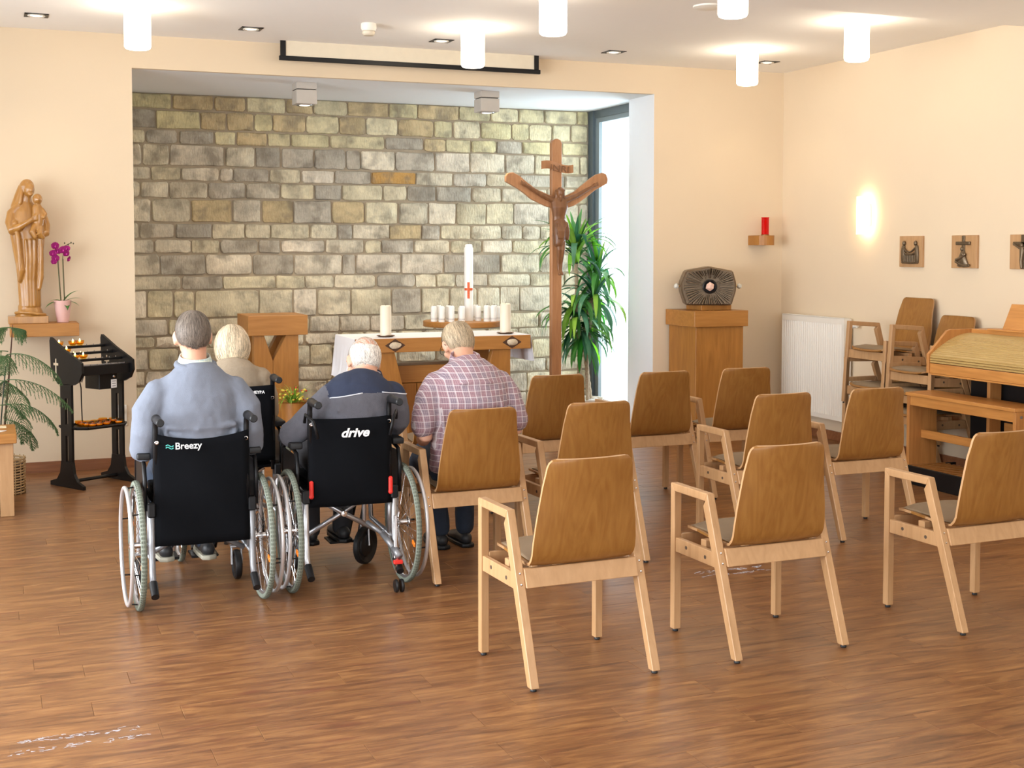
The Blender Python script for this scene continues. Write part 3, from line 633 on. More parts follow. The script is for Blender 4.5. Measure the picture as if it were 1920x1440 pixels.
# ------------------------------------------------------------------ chairs
SW = 0.26
def chair_proto():
    t = thing('armchair', 'x', 'chair')
    # moulded plywood shell: seat and back in one sweep
    prof = [(.272, .428, .150), (.262, .441, .180), (.240, .449, .198), (.15, .451, .206), (.05, .446, .212), (-.04, .441, .216), (-.09, .440, .219), (-.118, .446, .221), (-.135, .462, .222), (-.145, .488, .222),
            (-.155, .53, .221), (-.170, .60, .214), (-.186, .68, .203), (-.201, .75, .193), (-.213, .80, .186), (-.219, .828, .182), (-.2225, .845, .175), (-.2245, .855, .163), (-.2255, .859, .148)]
    NXn = 12; TH = .011
    bm = B(); rows = []
    for i, (y, z, w) in enumerate(prof):
        a = prof[max(0, i-1)]; c = prof[min(len(prof)-1, i+1)]
        tv = Vector((0, c[0]-a[0], c[1]-a[1])).normalized(); nv = Vector((0, -tv.z, tv.y)) # outward (down / back) flipped below
        f = min(1, max(0, (z-.50)/.25)) if i > 8 else 0
        r = []
        for k in range(NXn+1):
            s = -1+2*k/NXn; x = w*s
            yy = y+f*.028*s*s*.9; zz = z+(0 if i > 8 else .006*s*s)
            r.append((Vector((x, yy, zz)), nv))
        rows.append(r)
    V = {}
    for side_ in (0, 1):
        for i, r in enumerate(rows):
            for k, (p, nv) in enumerate(r): V[side_, i, k] = bm.verts.new(p+nv*TH*side_)
    n, m = len(rows), NXn+1
    for i in range(n-1):
        for k in range(m-1):
            bm.faces.new((V[0, i, k], V[0, i, k+1], V[0, i+1, k+1], V[0, i+1, k])); bm.faces.new((V[1, i, k], V[1, i+1, k], V[1, i+1, k+1], V[1, i, k+1]))
    for i in range(n-1):
        for k in (0, m-1): bm.faces.new((V[0, i, k], V[0, i+1, k], V[1, i+1, k], V[1, i, k]))
    for k in range(m-1):
        for i in (0, n-1): bm.faces.new((V[0, i, k], V[0, i, k+1], V[1, i, k+1], V[1, i, k]))
    sh = mk('seat_shell', bm, M_ply, t, 'auto')
    sh.data.materials.append(M_beech)
    for p in sh.data.polygons:                                    # pale cut edge of the plywood
        if p.area < .0011 and abs(p.normal.x) > .5: p.material_index = 1
    for p in sh.data.polygons:
        if p.center.z > .857 and p.normal.z > .6: p.material_index = 1
    # seat pad
    bm = B(); pp = [(.262, .452, .150), (.25, .468, .178), (.20, .477, .19), (.05, .475, .195), (-.05, .468, .198), (-.105, .466, .196), (-.118, .458, .19)]
    top = []; bot = []
    for y, z, w in pp:
        top.append([bm.verts.new((w*s, y, z-(.0 if abs(s) < .9 else .012)-.004*abs(s))) for s in (-1, -.93, -.5, 0, .5, .93, 1)])
        bot.append([bm.verts.new((w*s, y, min(z-.02, .455))) for s in (-1, -.93, -.5, 0, .5, .93, 1)])
    for i in range(len(pp)-1):
        for k in range(6):
            bm.faces.new((top[i][k], top[i][k+1], top[i+1][k+1], top[i+1][k])); bm.faces.new((bot[i][k], bot[i+1][k], bot[i+1][k+1], bot[i][k+1]))
        for k in (0, 6): bm.faces.new((top[i][k], top[i+1][k], bot[i+1][k], bot[i][k]))
    for k in range(6):
        for i in (0, len(pp)-1): bm.faces.new((top[i][k], top[i][k+1], bot[i][k+1], bot[i][k]))
    mk('seat_pad', bm, M_pad, t, True)
    hw = .0175
    for s in (-1, 1):
        x0, x1 = s*SW-hw-.0, s*SW+hw
        bm = B(); prism(bm, [(.217, .612), (.250, .645), (.250, .012), (.217, .012)], 'X', x0, x1, .0025); mk('leg', bm, M_beech, t)
        bm = B(); prism(bm, [(.250, .645), (-.040, .645), (-.024, .612), (.217, .612)], 'X', x0, x1, .0025); mk('armrest', bm, M_beech, t)
        bm = B(); prism(bm, [(-.040, .645), (-.024, .612), (-.010, .590), (-.228, .012), (-.264, .012)], 'X', x0, x1, .0025); mk('leg', bm, M_beech, t)
        bm = B(); prism(bm, [(.217, .412), (-.072, .412), (-.096, .350), (.217, .350)], 'X', s*SW-.011, s*SW+.011, .002); mk('side_rail', bm, M_beech, t)
        for y, z in ((.13, .385), (-.02, .378)):
            bm = B(); lathe(bm, [(0, 0), (.008, 0), (.008, .0015), (0, .0015)], (s*(SW+.011), y, z), 12, 'X') if s > 0 else lathe(bm, [(0, -.0015), (.008, -.0015), (.008, 0), (0, 0)], (s*(SW+.011), y, z), 12, 'X')
            mk('screw', bm, plain('bolt_hole', (.09, .06, .04), .5), t)
        for z in (.415, .375):
            y = -.04-(.645-z)*.353; bm = B(); lathe(bm, [(0, -.003), (.0045, -.002), (.005, .001)], (s*SW, y-.001, z), 10, 'Y'); mk('screw', bm, M_chrome, t)
        for y in (.2335, -.246):
            bm = B(); lathe(bm, [(0, 0), (.012, 0), (.013, .004), (.010, .012), (0, .012)], (s*SW, y, 0), 12); mk('foot_glide', bm, M_rubber, t)
    bm = B(); prism(bm, [(-.105, .432), (-.125, .432), (-.150, .362), (-.130, .362)], 'X', -SW+hw, SW-hw, .002); mk('rear_rail', bm, M_beech, t)
    bm = B(); box(bm, -SW+hw, SW-hw, .215, .235, .36, .425, .002); mk('front_rail', bm, M_beech, t)
    bm = B(); box(bm, -SW+hw, SW-hw, .02, .06, .405, .436, .002); mk('cross_slat', bm, M_beech, t)
    return t
ch0 = chair_proto()
chairs = [
 (2.115, 4.655, 2, 'empty beech armchair in the front row nearest the camera, between wheelchairs and the next chair', 0),
 (3.000, 4.655, 1.5, 'empty beech armchair in the nearest row, middle one of three', 0),
 (4.095, 4.62, 2, 'empty beech armchair in the nearest row, cut by the right edge', 0),
 (2.272, 6.225, 1.5, 'beech armchair occupied by the man in the checked shirt', 0),
 (2.925, 6.255, 2, 'beech armchair right of the man in the checked shirt, partly hidden by the nearest chair', 0),
 (4.04, 6.235, 1, 'beech armchair in the middle row, directly behind the middle chair of the nearest row', 0),
 (4.70, 6.27, 0, 'beech armchair at the right end of the middle row, beside the organ bench', 0),
 (2.64, 7.75, 0, 'beech armchair in the far row mostly hidden behind the seated man in the checked shirt', 0),
 (3.32, 7.66, 1, 'beech armchair in the far row standing in front of the potted plant and crucifix foot', 0),
 (4.05, 7.60, 1, 'beech armchair in the far row standing in front of the white niche reveal', 0),
 (4.69, 7.63, -1, 'beech armchair in the far row in front of the wooden tabernacle pedestal', 0)]
for i, (x, y, rz, lab, _) in enumerate(chairs):
    o = ch0 if i == 0 else dup(ch0, (x, y, 0), R(rz), lab, 'armchairs set out in rows')
    if i == 0: o.location = (x, y, 0); o.rotation_euler = (0, 0, R(rz)); setp(o, lab, 'chair', 'armchairs set out in rows')
# stacks at the right wall, facing into the room (-X)
for x, y, z, tilt, lab in [
    (6.47, 8.185, 0.0, 0, 'bottom beech armchair of the far stack beside the radiator'),
    (6.46, 8.185, .150, 1.5, 'second beech armchair from the bottom of the far stack beside the radiator'),
    (6.455, 8.185, .425, 4, 'topmost beech armchair of the far stack beside the radiator'),
    (6.47, 7.72, 0.0, 0, 'bottom beech armchair of the near stack behind the organ bench'),
    (6.46, 7.72, .150, 1.5, 'middle beech armchair of the near stack behind the organ bench'),
    (6.455, 7.72, .302, 3, 'topmost beech armchair of the near stack, back rising behind the organ')]:
    o = dup(ch0, (x, y, z), R(90), lab, 'stacked armchairs at the right wall'); o.rotation_euler = Euler((R(tilt), 0, R(90)), 'XYZ')

# ------------------------------------------------------------------ organ, bench, pedalboard
OY0, OY1 = 5.80, 7.345
t = thing('electronic_organ', 'wooden organ with closed slatted roll top against the right wall', 'organ', (6.45, 6.6, 0))
sidep = [(6.10, .780), (6.10, .912), (6.26, 1.072), (6.29, 1.082), (6.70, 1.082), (6.70, .780)]
for y in (OY1-.025, OY0):
    bm = B(); prism(bm, sidep, 'Y', y, y+.025, .002); mk('side_panel', bm, M_oakz, t, world=True)
y0_, y1_ = OY0+.0255, OY1-.0255
bm = B(); box(bm, 6.11, 6.13, y0_, y1_, .782, .850, .002); mk('front_board', bm, M_oaky, t, world=True)
bm = B(); box(bm, 6.47, 6.70, y0_, y1_, 1.050, 1.082, .002); mk('top_board', bm, M_oaky, t, world=True)
bm = B(); box(bm, 6.11, 6.70, y0_, y1_, .770, .781); mk('bottom_board', bm, M_oaky, t, world=True)
path = [(6.118, .852), (6.116, .869), (6.115, .886), (6.117, .903)]
for k in range(1, 23):
    f = k/22; path.append((6.117+.35*f, .903+.148*math.sin(f*math.pi/2)**.9))
for k in range(len(path)-1):
    a, b_ = Vector(path[k]), Vector(path[k+1]); d = (b_-a); ln = d.length; d.normalize(); nn = Vector((-d.y, d.x))
    q = [a+d*.0018, a+d*.0040+nn*.0045, b_-d*.0035+nn*.0045, b_-d*.0014]
    bm = B(); prism(bm, [(v.x, v.y) for v in [a+d*.0006-nn*.003]+q+[b_-d*.0006-nn*.003]], 'Y', y0_, y1_)
    mk('roll_slat', bm, M_tam, t, world=True)
bm = B(); box(bm, 6.46, 6.485, y0_, 7.30, 0, .770); mk('knee_panel', bm, M_blackm, t, world=True)
bm = B(); box(bm, 6.44, 6.46, y0_, 6.95, .15, .46, .002); mk('lower_panel', bm, M_oaky, t, world=True)
for y in (6.98, y0_):
    bm = B(); box(bm, 6.34, 6.44, y, y+.03, .14, .770, .002); mk('leg', bm, M_oakz, t, world=True)
bm = B(); box(bm, 6.30, 6.42, 6.4, 6.85, .15, .22, .01); mk('swell_pedal_box', bm, M_rubber, t, world=True)
bm = B(); box(bm, 6.43, 6.455, 6.60, 6.645, .615, .635, .003); mk('key_lock', bm, M_chrome, t, world=True)
t = thing('music_stand', 'slanted wooden music desk standing on top of the organ', 'music stand', (6.53, 6.60, 1.0825))
bm = B(); prism(bm, [(6.505, 1.0845), (6.52, 1.0845), (6.60, 1.262), (6.588, 1.267)], 'Y', 6.20, 7.06, .002); mk('desk_board', bm, M_oaky, t, world=True)
bm = B(); box(bm, 6.44, 6.52, 6.15, 7.13, 1.083, 1.094, .002); mk('ledge', bm, M_oaky, t, world=True)
bm = B(); box(bm, 6.603, 6.616, 6.25, 6.92, 1.18, 1.278); box(bm, 6.57, 6.616, 6.25, 6.92, 1.0835, 1.0865); box(bm, 6.612, 6.616, 6.25, 6.92, 1.085, 1.19); single('music_sheet', bm, plain('grey_paper', (.45, .46, .47), .7), 'grey edge of papers behind the music desk', 'paper', (6.60, 6.6, 1.0825))
BX_ = 5.985
t = thing('pedalboard', 'organ pedalboard of wooden slats with black front', 'pedalboard', (6.2, 6.85, 0))
bm = B(); box(bm, BX_, BX_+.02, 6.15, 7.42, 0, .130, .003); mk('front_board', bm, M_blackm, t, world=True)
bm = B(); box(bm, BX_+.02, 6.43, 6.15, 7.42, 0, .08); box(bm, BX_+.02, 6.43, 7.405, 7.42, .08, .12); mk('base_frame', bm, M_blackm, t, world=True)
for k in range(22):
    y = 7.375-k*.0545; bm = B()
    prism(bm, [(BX_+.022, y-.010), (BX_+.022, y+.010), (6.32, y+.03), (6.32, y+.010)], 'Z', .082, .127, .002); mk('pedal', bm, M_oakz, t, world=True)
t = thing('organ_bench', 'long wooden organ bench standing over the pedalboard', 'bench', (6.12, 6.9, 0))
bm = B(); prism(bm, [(BX_, 6.37), (BX_, 7.42), (6.25, 7.455), (6.25, 6.34)], 'Z', .620, .643, .002); mk('seat', bm, M_oaky, t, world=True)
for y in (7.39, 6.37):
    bm = B(); box(bm, BX_+.012, 6.24, y, y+.028, .1275, .6195, .002); mk('side_panel', bm, M_oakz, t, world=True)
bm = B(); box(bm, BX_+.018, BX_+.038, 6.3985, 7.3895, .552, .6195, .002); mk('apron', bm, M_oaky, t, world=True)
bm = B(); box(bm, 6.10, 6.122, 6.3985, 7.3895, .318, .376, .002); mk('stretcher', bm, M_oaky, t, world=True)
bm = B(); lathe(bm, [(0, -.001), (.010, -.001), (.010, .004), (0, .004)], (6.04, 6.368, .585), 12, 'Y'); mk('screw', bm, M_silver, t, world=True)

# ------------------------------------------------------------------ tabernacle on its pedestal
t = thing('tabernacle_pedestal', 'tall square oak pedestal with overhanging top under the bronze tabernacle', 'pedestal', (5.81, 9.88, 0))
bm = B(); box(bm, 5.555, 6.083, 9.62, 10.13, .983, 1.118, .003); mk('top_block', bm, M_oakx, t, world=True)
bm = B(); box(bm, 5.585, 6.053, 9.65, 10.12, 0, .983, .003); mk('column', bm, M_oak, t, world=True)
t = thing('tabernacle', 'dark bronze tabernacle with radiating rays around a pale stone', 'tabernacle', (5.83, 9.88, 1.118))
bm = B(); box(bm, 5.70, 6.0, 9.76, 10.02, 1.1185, 1.162, .003); mk('wooden_base', bm, M_oak, t, world=True)
cx, cz, yf = 5.855, 1.325, 9.70
ol = [(-.215, -.163), (.205, -.163), (.245, -.04), (.248, .03), (.215, .135), (0, .172), (-.215, .135), (-.262, .03), (-.26, -.04)]
bm = B(); prism(bm, [(cx+a*.93, cz+b_) for a, b_ in ol], 'Y', yf+.03, yf+.29, .012); mk('body', bm, M_bronze, t, world=True)
bm = B(); rt = random.Random(3)
def edge_r(a):
    c, s = math.cos(a), math.sin(a); best = 9
    P2 = [(p[0]*.86, p[1]*.93) for p in ol]
    for i in range(len(P2)):
        x1, y1 = P2[i]; x2, y2 = P2[(i+1) % len(P2)]; dx, dy = x2-x1, y2-y1; den = c*dy-s*dx
        if abs(den) < 1e-9: continue
        r = (x1*dy-y1*dx)/den; u = (x1*s-y1*c)/den
        if r > 0 and -1e-6 <= u <= 1+1e-6: best = min(best, r)
    return best
a = 0
while a < 2*math.pi:
    w = rt.uniform(.06, .16); r0, r1 = rt.uniform(.06, .11), edge_r(a+w/2)*rt.uniform(.9, 1.0); am = a+w/2
    e = Vector((math.cos(am), 0, math.sin(am))); sd = Vector((-math.sin(am), 0, math.cos(am))); c0 = Vector((cx, yf+.032, cz))
    h0, h1 = rt.uniform(.016, .028), rt.uniform(.022, .055)
    p = [c0+e*r0-sd*r0*w*.4, c0+e*r0+sd*r0*w*.4, c0+e*r1+sd*r1*w*.42, c0+e*r1-sd*r1*w*.42]
    tp = [q+Vector((0, -hh, 0)) for q, hh in zip([c0+e*r0-sd*.002, c0+e*r0+sd*.002, c0+e*r1+sd*r1*w*.22, c0+e*r1-sd*r1*w*.22], (h0, h0, h1, h1))]
    vb = [bm.verts.new(q+Vector((0, .012, 0))) for q in p]; vt = [bm.verts.new(q) for q in tp]
    bm.faces.new(vt)
    for i in range(4): bm.faces.new((vb[i], vb[(i+1) % 4], vt[(i+1) % 4], vt[i]))
    a += w*1.02
mk('ray_relief', bm, M_bronze, t, world=True)
bm = B(); lathe(bm, [(.058, .03), (.062, .0), (.052, -.006), (.044, .0), (.040, .025), (0, .028)], (cx, yf, cz), 24, 'Y'); mk('centre_ring', bm, M_blackm, t, 'auto', world=True)
bm = B(); bmesh.ops.create_icosphere(bm, subdivisions=1, radius=.040); bmesh.ops.scale(bm, vec=(1, .55, 1), verts=bm.verts); bmesh.ops.translate(bm, vec=(cx, yf-.004, cz), verts=bm.verts)
mk('centre_stone', bm, plain('rosy_quartz', (.80, .52, .42), .25, noise_amt=.3, scale=40), t, world=True)
for s in (-1, 1):
    bm = B(); tube(bm, [(cx+s*.235, 9.86, cz), (cx+s*.262, 9.86, cz)], .008); mk('hinge_pin', bm, plain('brass', (.6, .38, .12), .3, .9), t, world=True)
    bm = B(); bmesh.ops.create_icosphere(bm, subdivisions=1, radius=.026); bmesh.ops.translate(bm, vec=(cx+s*.272, 9.86, cz), verts=bm.verts); mk('side_crystal', bm, plain('clear_crystal', (.75, .74, .68), .1), t, world=True)
for c_ in [q for q in t.children if not q.name.startswith('wooden')]:      # the shrine is turned a little on its base
    c_.data.transform(Matrix.Translation((.0, 0, 0)) @ Matrix.Rotation(R(-24), 4, 'Z') @ Matrix.Translation((-.025, 0, 0)))

# ------------------------------------------------------------------ altar
t = thing('altar', 'oak altar table with diamond inlays, white cloth on top', 'altar', (3.42, 10.2, 0))
AX0, AX1, AY0, AY1 = 2.68, 4.166, 9.90, 10.52
bm = B(); box(bm, AX0, AX1, AY0, AY0+.05, .826, .937, .002); bmf = bm
mk('front_beam', bm, M_oakx, t, world=True)
bm = B(); box(bm, AX0, AX1, AY1-.05, AY1, .826, .937, .002); mk('rear_beam', bm, M_oakx, t, world=True)
bm = B(); box(bm, AX0, AX1, AY0+.05, AY1-.05, .905, .937); mk('table_board', bm, M_oakx, t, world=True)
for s in (-1, 1):
    c = 3.423
    for y in (AY0+.03, AY1-.10):
        bm = B(); q = [(c+s*.575, 0), (c+s*.575, .826), (c+s*.42, .826), (c+s*.30, .35), (c+s*.30, 0)]
        prism(bm, q, 'Y', y, y+.07, .002); mk('leg', bm, M_oak, t, world=True)
for x in (3.00, 4.00):
    for k in range(1):
        d = .085; z = .882; bm = B()
        fr = [(x-d, z), (x, z+.052), (x+d, z), (x, z-.052)]
        prism(bm, fr, 'Y', AY0-.002, AY0+.004); inl = mk('diamond_recess', bm, plain('dark_recess', (.07, .028, .012), .6), t, world=True)
        bm = B(); bmesh.ops.create_icosphere(bm, subdivisions=2, radius=1)
        rr_ = random.Random(int(x))
        for v in bm.verts: v.co *= rr_.uniform(.88, 1.08)
        bmesh.ops.scale(bm, vec=(.050, .014, .028), verts=bm.verts); bmesh.ops.translate(bm, vec=(x, AY0-.005, z), verts=bm.verts)
        mk('relic_stone', bm, plain('pale_stone', (.62, .52, .38), .7, noise_amt=.4, scale=60), t, world=True)
bm = B(); box(bm, 3.05, 3.80, 10.10, 10.38, .56, .70, .003); mk('chest_top', bm, M_oakx, t, world=True)
bm = B(); box(bm, 3.06, 3.24, 10.10, 10.38, 0, .555, .003); mk('chest_board', bm, M_oak, t, world=True)
bm = B(); box(bm, 3.245, 3.79, 10.10, 10.38, 0, .555, .003); mk('chest_board', bm, M_oak, t, world=True)
# cloth with hanging ends
def cloth_mesh():
    bm = B(); ny, zt = 18, .9405
    cols = []
    xs = []
    for k in range(10): xs.append(('L', k/9))
    for k in range(13): xs.append(('T', k/12))
    for k in range(10): xs.append(('R', k/9))
    for kind, f in xs:
        col = []
        for j in range(ny+1):
            y = AY0+.015+(AY1+.0-AY0-.015)*j/ny
            if kind == 'T': p = (AX0-.004+(AX1-AX0+.008)*f, y, zt)
            else:
                dr = (1-f) if kind == 'L' else f
                H_ = .33 if kind == 'L' else .22
                wv = .012*math.sin(j*1.9)*dr+.012*dr
                sx = -1 if kind == 'L' else 1
                lean = .025*dr if kind == 'L' else .02*dr
                p = ((AX0 if kind == 'L' else AX1)+sx*(.008+wv+lean), y+(.02*dr*math.sin(j)), zt-.004-H_*dr)
            col.append(bm.verts.new(p))
        cols.append(col)
    for a_, b_ in zip(cols, cols[1:]):
        for j in range(ny): bm.faces.new((a_[j], a_[j+1], b_[j+1], b_[j]))
    bmesh.ops.recalc_face_normals(bm, faces=bm.faces)
    bmesh.ops.solidify(bm, geom=bm.faces[:], thickness=.003)
    return bm
single('altar_cloth', cloth_mesh(), M_cloth, 'white linen cloth over the altar with hanging ends', 'tablecloth', (3.42, 10.2, .937), smooth='auto')
def candle(x, y, z, r, h, name, label, mat, plate=None, group=None, wick=.012, drip=.004, n=24):
    t = thing(name, label, 'candle', (x, y, z), 0, group)
    bm = B(); lathe(bm, [(0, 0), (r, 0), (r, h-.012), (r-.004, h-drip), (r-.010, h), (r*.55, h-.006), (0, h-.008)], n=n); mk('wax_body', bm, mat, t, 'auto')
    bm = B(); tube(bm, [(0, 0, h-.010), (.001, 0, h+wick)], .0016, 6); mk('wick', bm, plain('wick', (.12, .10, .08), .8), t)
    return t
for x, lab in ((2.97, 'thick ivory candle at the left end of the altar'), (4.005, 'thick ivory candle at the right end of the altar')):
    y = 10.06
    t = thing('candle_plate', ('left' if x < 3.5 else 'right')+' brown metal plate under a thick altar candle', 'plate', (x, y, .9425), 0, 'candle plates on the altar')
    bm = B(); lathe(bm, [(0, 0), (.05, 0), (.062, .004), (.074, .010), (.075, .012), (.062, .008), (0, .006)], n=28); mk('plate_rim', bm, plain('plate_brown', (.22, .13, .08), .4, .5), t, 'auto')
    bm = B(); tube(bm, [(-.02, -.06, .010), (0, -.072, .014), (.03, -.068, .012)], .004, 6); mk('leaf_ornament', bm, M_bronze, t)
    candle(x, y, .9505, .045, .245, 'altar_candle', lab, M_wax, group='altar candles')
t = thing('round_table', 'round wooden table behind the altar carrying the tall candle', 'table', (3.975, 11.0, 0))
bm = B(); lathe(bm, [(0, .955), (.36, .955), (.365, .960), (.365, 1.0), (.36, 1.005), (0, 1.005)], n=48); mk('table_top', bm, M_oakx, t, 'auto')
bm = B(); box(bm, -.05, .05, -.05, .05, .03, .955, .003); mk('column', bm, M_oak, t)
bm = B(); box(bm, -.22, .22, -.22, .22, 0, .03, .003); mk('foot_plate', bm, M_oak, t)
t = candle(3.998, 10.93, 1.0055, .040, .66, 'paschal_candle', 'tall white paschal candle with red cross on the round table', M_wax2, wick=.03)
bm = B(); lathe(bm, [(0, .63), (.034, .63), (.034, .672), (.028, .682), (0, .684)], n=24); mk('candle_top', bm, M_wax2, t, 'auto')
def curved_plate(x0, x1, z0, z1, r, th=.003):
    bm = B(); n = max(2, int((x1-x0)/.006)); A = []
    for k in range(n+1):
        x = x0+(x1-x0)*k/n; a_ = math.asin(max(-1, min(1, x/r)))
        A.append([bm.verts.new(((r+d)*math.sin(a_), -(r+d)*math.cos(a_), z)) for d, z in ((0, z0), (th, z0), (th, z1), (0, z1))])
    for a_, b_ in zip(A, A[1:]):
        for i in range(4): bm.faces.new((a_[i], a_[(i+1) % 4], b_[(i+1) % 4], b_[i]))
    bm.faces.new(A[0]); bm.faces.new(A[-1][::-1]); return bm
mr_ = plain('red_wax_cross', (.85, .12, .03), .5, noise_amt=.5, scale=120)
bm = curved_plate(-.010, .010, .200, .345, .040); add(bm, curved_plate(-.034, .034, .272, .293, .0402)); cr = mk('red_cross', bm, mr_, t); cr.rotation_euler = (0, 0, R(-22))
rc = random.Random(5)
sm = [(-.31, -.08), (-.27, -.18), (-.24, -.02), (-.19, -.21), (-.17, -.10), (-.11, -.26), (-.08, -.15), (.095, -.12), (.13, -.24), (.18, -.13), (.19, -.25), (.25, -.17), (.28, -.05), (.30, -.12), (-.13, .05), (.14, .06)]
for i, (dx, dy) in enumerate(sm):
    h = rc.uniform(.125, .145)
    left_ = sorted([q for q in sm if q[0] < 0]); right_ = sorted([q for q in sm if q[0] > 0])
    ord_ = ['first', 'second', 'third', 'fourth', 'fifth', 'sixth', 'seventh', 'eighth', 'ninth']
    lab = 'small white candle, %s from the left among those left of the tall candle' % ord_[left_.index((dx, dy))] if dx < 0 else 'small white candle, %s to the right of the tall candle' % ord_[right_.index((dx, dy))]
    t = candle(3.975+dx, 11.0+dy, 1.0055, .0265, h, 'small_candle', lab, M_wax2, group='small white candles on the round table', wick=.010, n=16)
    bm = B(); lathe(bm, [(.0268, .022), (.0268, .024)], n=16); bm2 = B(); tube(bm2, [(.0268*math.cos(a_), .0268*math.sin(a_), .022) for a_ in [math.pi*2*k/16 for k in range(16)]], .0008, 4, closed=True)
    bm.free(); tube(bm2, [(.0268*math.cos(a_), .0268*math.sin(a_), .030) for a_ in [math.pi*2*k/16 for k in range(16)]], .0006, 4, closed=True)
    mk('printed_band', bm2, plain('dark_print', (.10, .10, .12), .6), t)

# ------------------------------------------------------------------ lectern
t = thing('lectern', 'oak lectern with box top and notched boards in front of the stone wall', 'lectern', (2.17, 10.6, 0))
bm = B(); box(bm, 1.931, 2.414, 10.40, 10.88, .952, 1.112, .003); mk('box_top', bm, M_oakx, t, world=True)
for y in (10.44, 10.74):
    bm = B(); prism(bm, [(1.985, 0), (1.985, .952), (2.065, .952), (2.135, .745), (2.135, 0)], 'Y', y, y+.10, .002); mk('leg_board', bm, M_oak, t, world=True)
    bm = B(); prism(bm, [(2.137, 0), (2.137, .745), (2.245, .952), (2.345, .952), (2.345, 0)], 'Y', y, y+.10, .002); mk('leg_board', bm, M_oak, t, world=True)

# ------------------------------------------------------------------ crucifix
KX, KZ, KY = 4.66, 2.613, 10.50
def cz_(x, y): return (KX+(930+x/4.8-1043)*.00512, KZ+(260-(240+y/4.8))*.00471)
t = thing('crucifix', 'tall wooden standing crucifix with upswept arms before the niche', 'crucifix', (KX, KY, 0))
bm = B(); prism(bm, [(KX-.048, 0.03), (KX-.048, 2.57), (KX-.035, 2.60), (KX, KZ), (KX+.035, 2.60), (KX+.048, 2.57), (KX+.048, .03)], 'Y', KY-.02, KY+.035, .004); mk('upright', bm, M_cross, t, world=True)
bm = B(); box(bm, KX-.22, KX+.22, KY-.2, KY+.2, 0, .03, .003); mk('foot_plate', bm, M_cross, t, world=True)
la = [(75, 490), (78, 440), (95, 415), (140, 408), (200, 440), (260, 490), (340, 550), (470, 605), (500, 612), (500, 720), (440, 705), (360, 670), (300, 640), (240, 590), (180, 548)]
ra = [(560, 720), (560, 612), (620, 600), (690, 565), (760, 505), (820, 455), (880, 412), (945, 392), (975, 405), (992, 450), (985, 490), (930, 520), (870, 555), (790, 620), (730, 665), (680, 695), (620, 715)]
for q in (la, ra):
    bm = B(); prism(bm, [cz_(*p) for p in q], 'Y', KY-.058, KY-.022, .004); mk('cross_arm', bm, M_cross, t, world=True)
bm = B(); sc_ = []
for k in range(13):
    f = k/12; x = 400+285*f; zt = 292+(-0)+26*f+14*math.sin(f*math.pi*2)*-1+8; sc_.append((x, zt))
tp = [(x, y+0) for x, y in sc_]; bt = [(x, y+72) for x, y in sc_]
A = []
for (p, q) in zip(tp, bt):
    X1, Z1 = cz_(*p); X2, Z2 = cz_(*q); dy = -.012*math.sin((X1-KX)/.15*math.pi)
    A.append([bm.verts.new((X1, KY-.032+dy, Z1)), bm.verts.new((X2, KY-.032+dy, Z2)), bm.verts.new((X2, KY-.021+dy, Z2)), bm.verts.new((X1, KY-.021+dy, Z1))])
for a_, b_ in zip(A, A[1:]):
    for i in range(4): bm.faces.new((a_[i], a_[(i+1) % 4], b_[(i+1) % 4], b_[i]))
bm.faces.new(A[0]); bm.faces.new(A[-1][::-1]); sg = mk('title_scroll', bm, M_cross, t, world=True)
l_ = lettering('INRI', .075, sg, (-.085, -.050, 2.335), (R(90), R(6), 0), M_carve, bold=.001, sx=1.35)
bm = B()
hz = 2.085; yb = -.075
Y = lambda d: KY+yb+d
chain(bm, [(KX-.002, Y(0), 1.86, .062, .036), (KX-.004, Y(0), 1.93, .060, .038), (KX-.004, Y(-.005), 2.01, .080, .048), (KX-.004, Y(0), 2.065, .078, .038)], 14)
for s in (-1, 1):
    chain(bm, [(KX-.004+s*.06, Y(0), 2.07, .026, .024), (KX+s*.17, Y(.0), 2.115, .020), (KX+s*.25, Y(.0), 2.16, .017), (KX+s*.315, Y(0), 2.195, .012), (KX+s*.345, Y(-.003), 2.212, .020, .010)], 10, (0, 0, 1))
    for k in range(4): chain(bm, [(KX+s*.35, Y(-.004), 2.205+k*.007, .0045), (KX+s*(.375-.003*k), Y(-.010), 2.205+k*.011, .004)], 6)
    chain(bm, [(KX+s*.028, Y(0), 1.86, .030, .03), (KX+s*.022, Y(-.018), 1.72, .027, .028), (KX+s*.017, Y(-.03), 1.64, .022, .024), (KX+s*.012, Y(-.005), 1.52, .017, .018), (KX+s*.010, Y(-.01), 1.46, .013), (KX+s*.014, Y(-.035), 1.425, .014, .010)], 12)
ball(bm, (KX-.004, Y(-.028), 2.135), (.038, .042, .052), Euler((R(18), 0, R(-8))).to_matrix().to_4x4())
ball(bm, (KX-.008, Y(-.06), 2.125), (.008, .012, .012))
chain(bm, [(KX-.036, Y(-.01), 2.15, .014), (KX-.038, Y(-.015), 2.09, .013)], 8); chain(bm, [(KX+.03, Y(-.01), 2.15, .014), (KX+.032, Y(-.02), 2.09, .011)], 8)
chain(bm, [(KX-.008, Y(-.05), 2.10, .016, .014), (KX-.008, Y(-.045), 2.075, .011)], 8)
tube(bm, [(KX-.004+.038*math.cos(a_), Y(-.026)+.040*math.sin(a_), 2.158) for a_ in [2*math.pi*k/14 for k in range(14)]], .008, 6, closed=True)
chain(bm, [(KX-.004, Y(0), 2.07, .022), (KX-.004, Y(-.015), 2.11, .020)], 10)
fused('corpus', bm, M_carve, None, voxel=.0045, smooth=2, decimate=.5)
o = bpy.data.objects['corpus']; o.data.transform(Matrix.Translation((-KX, -KY, 0))); o.parent = t
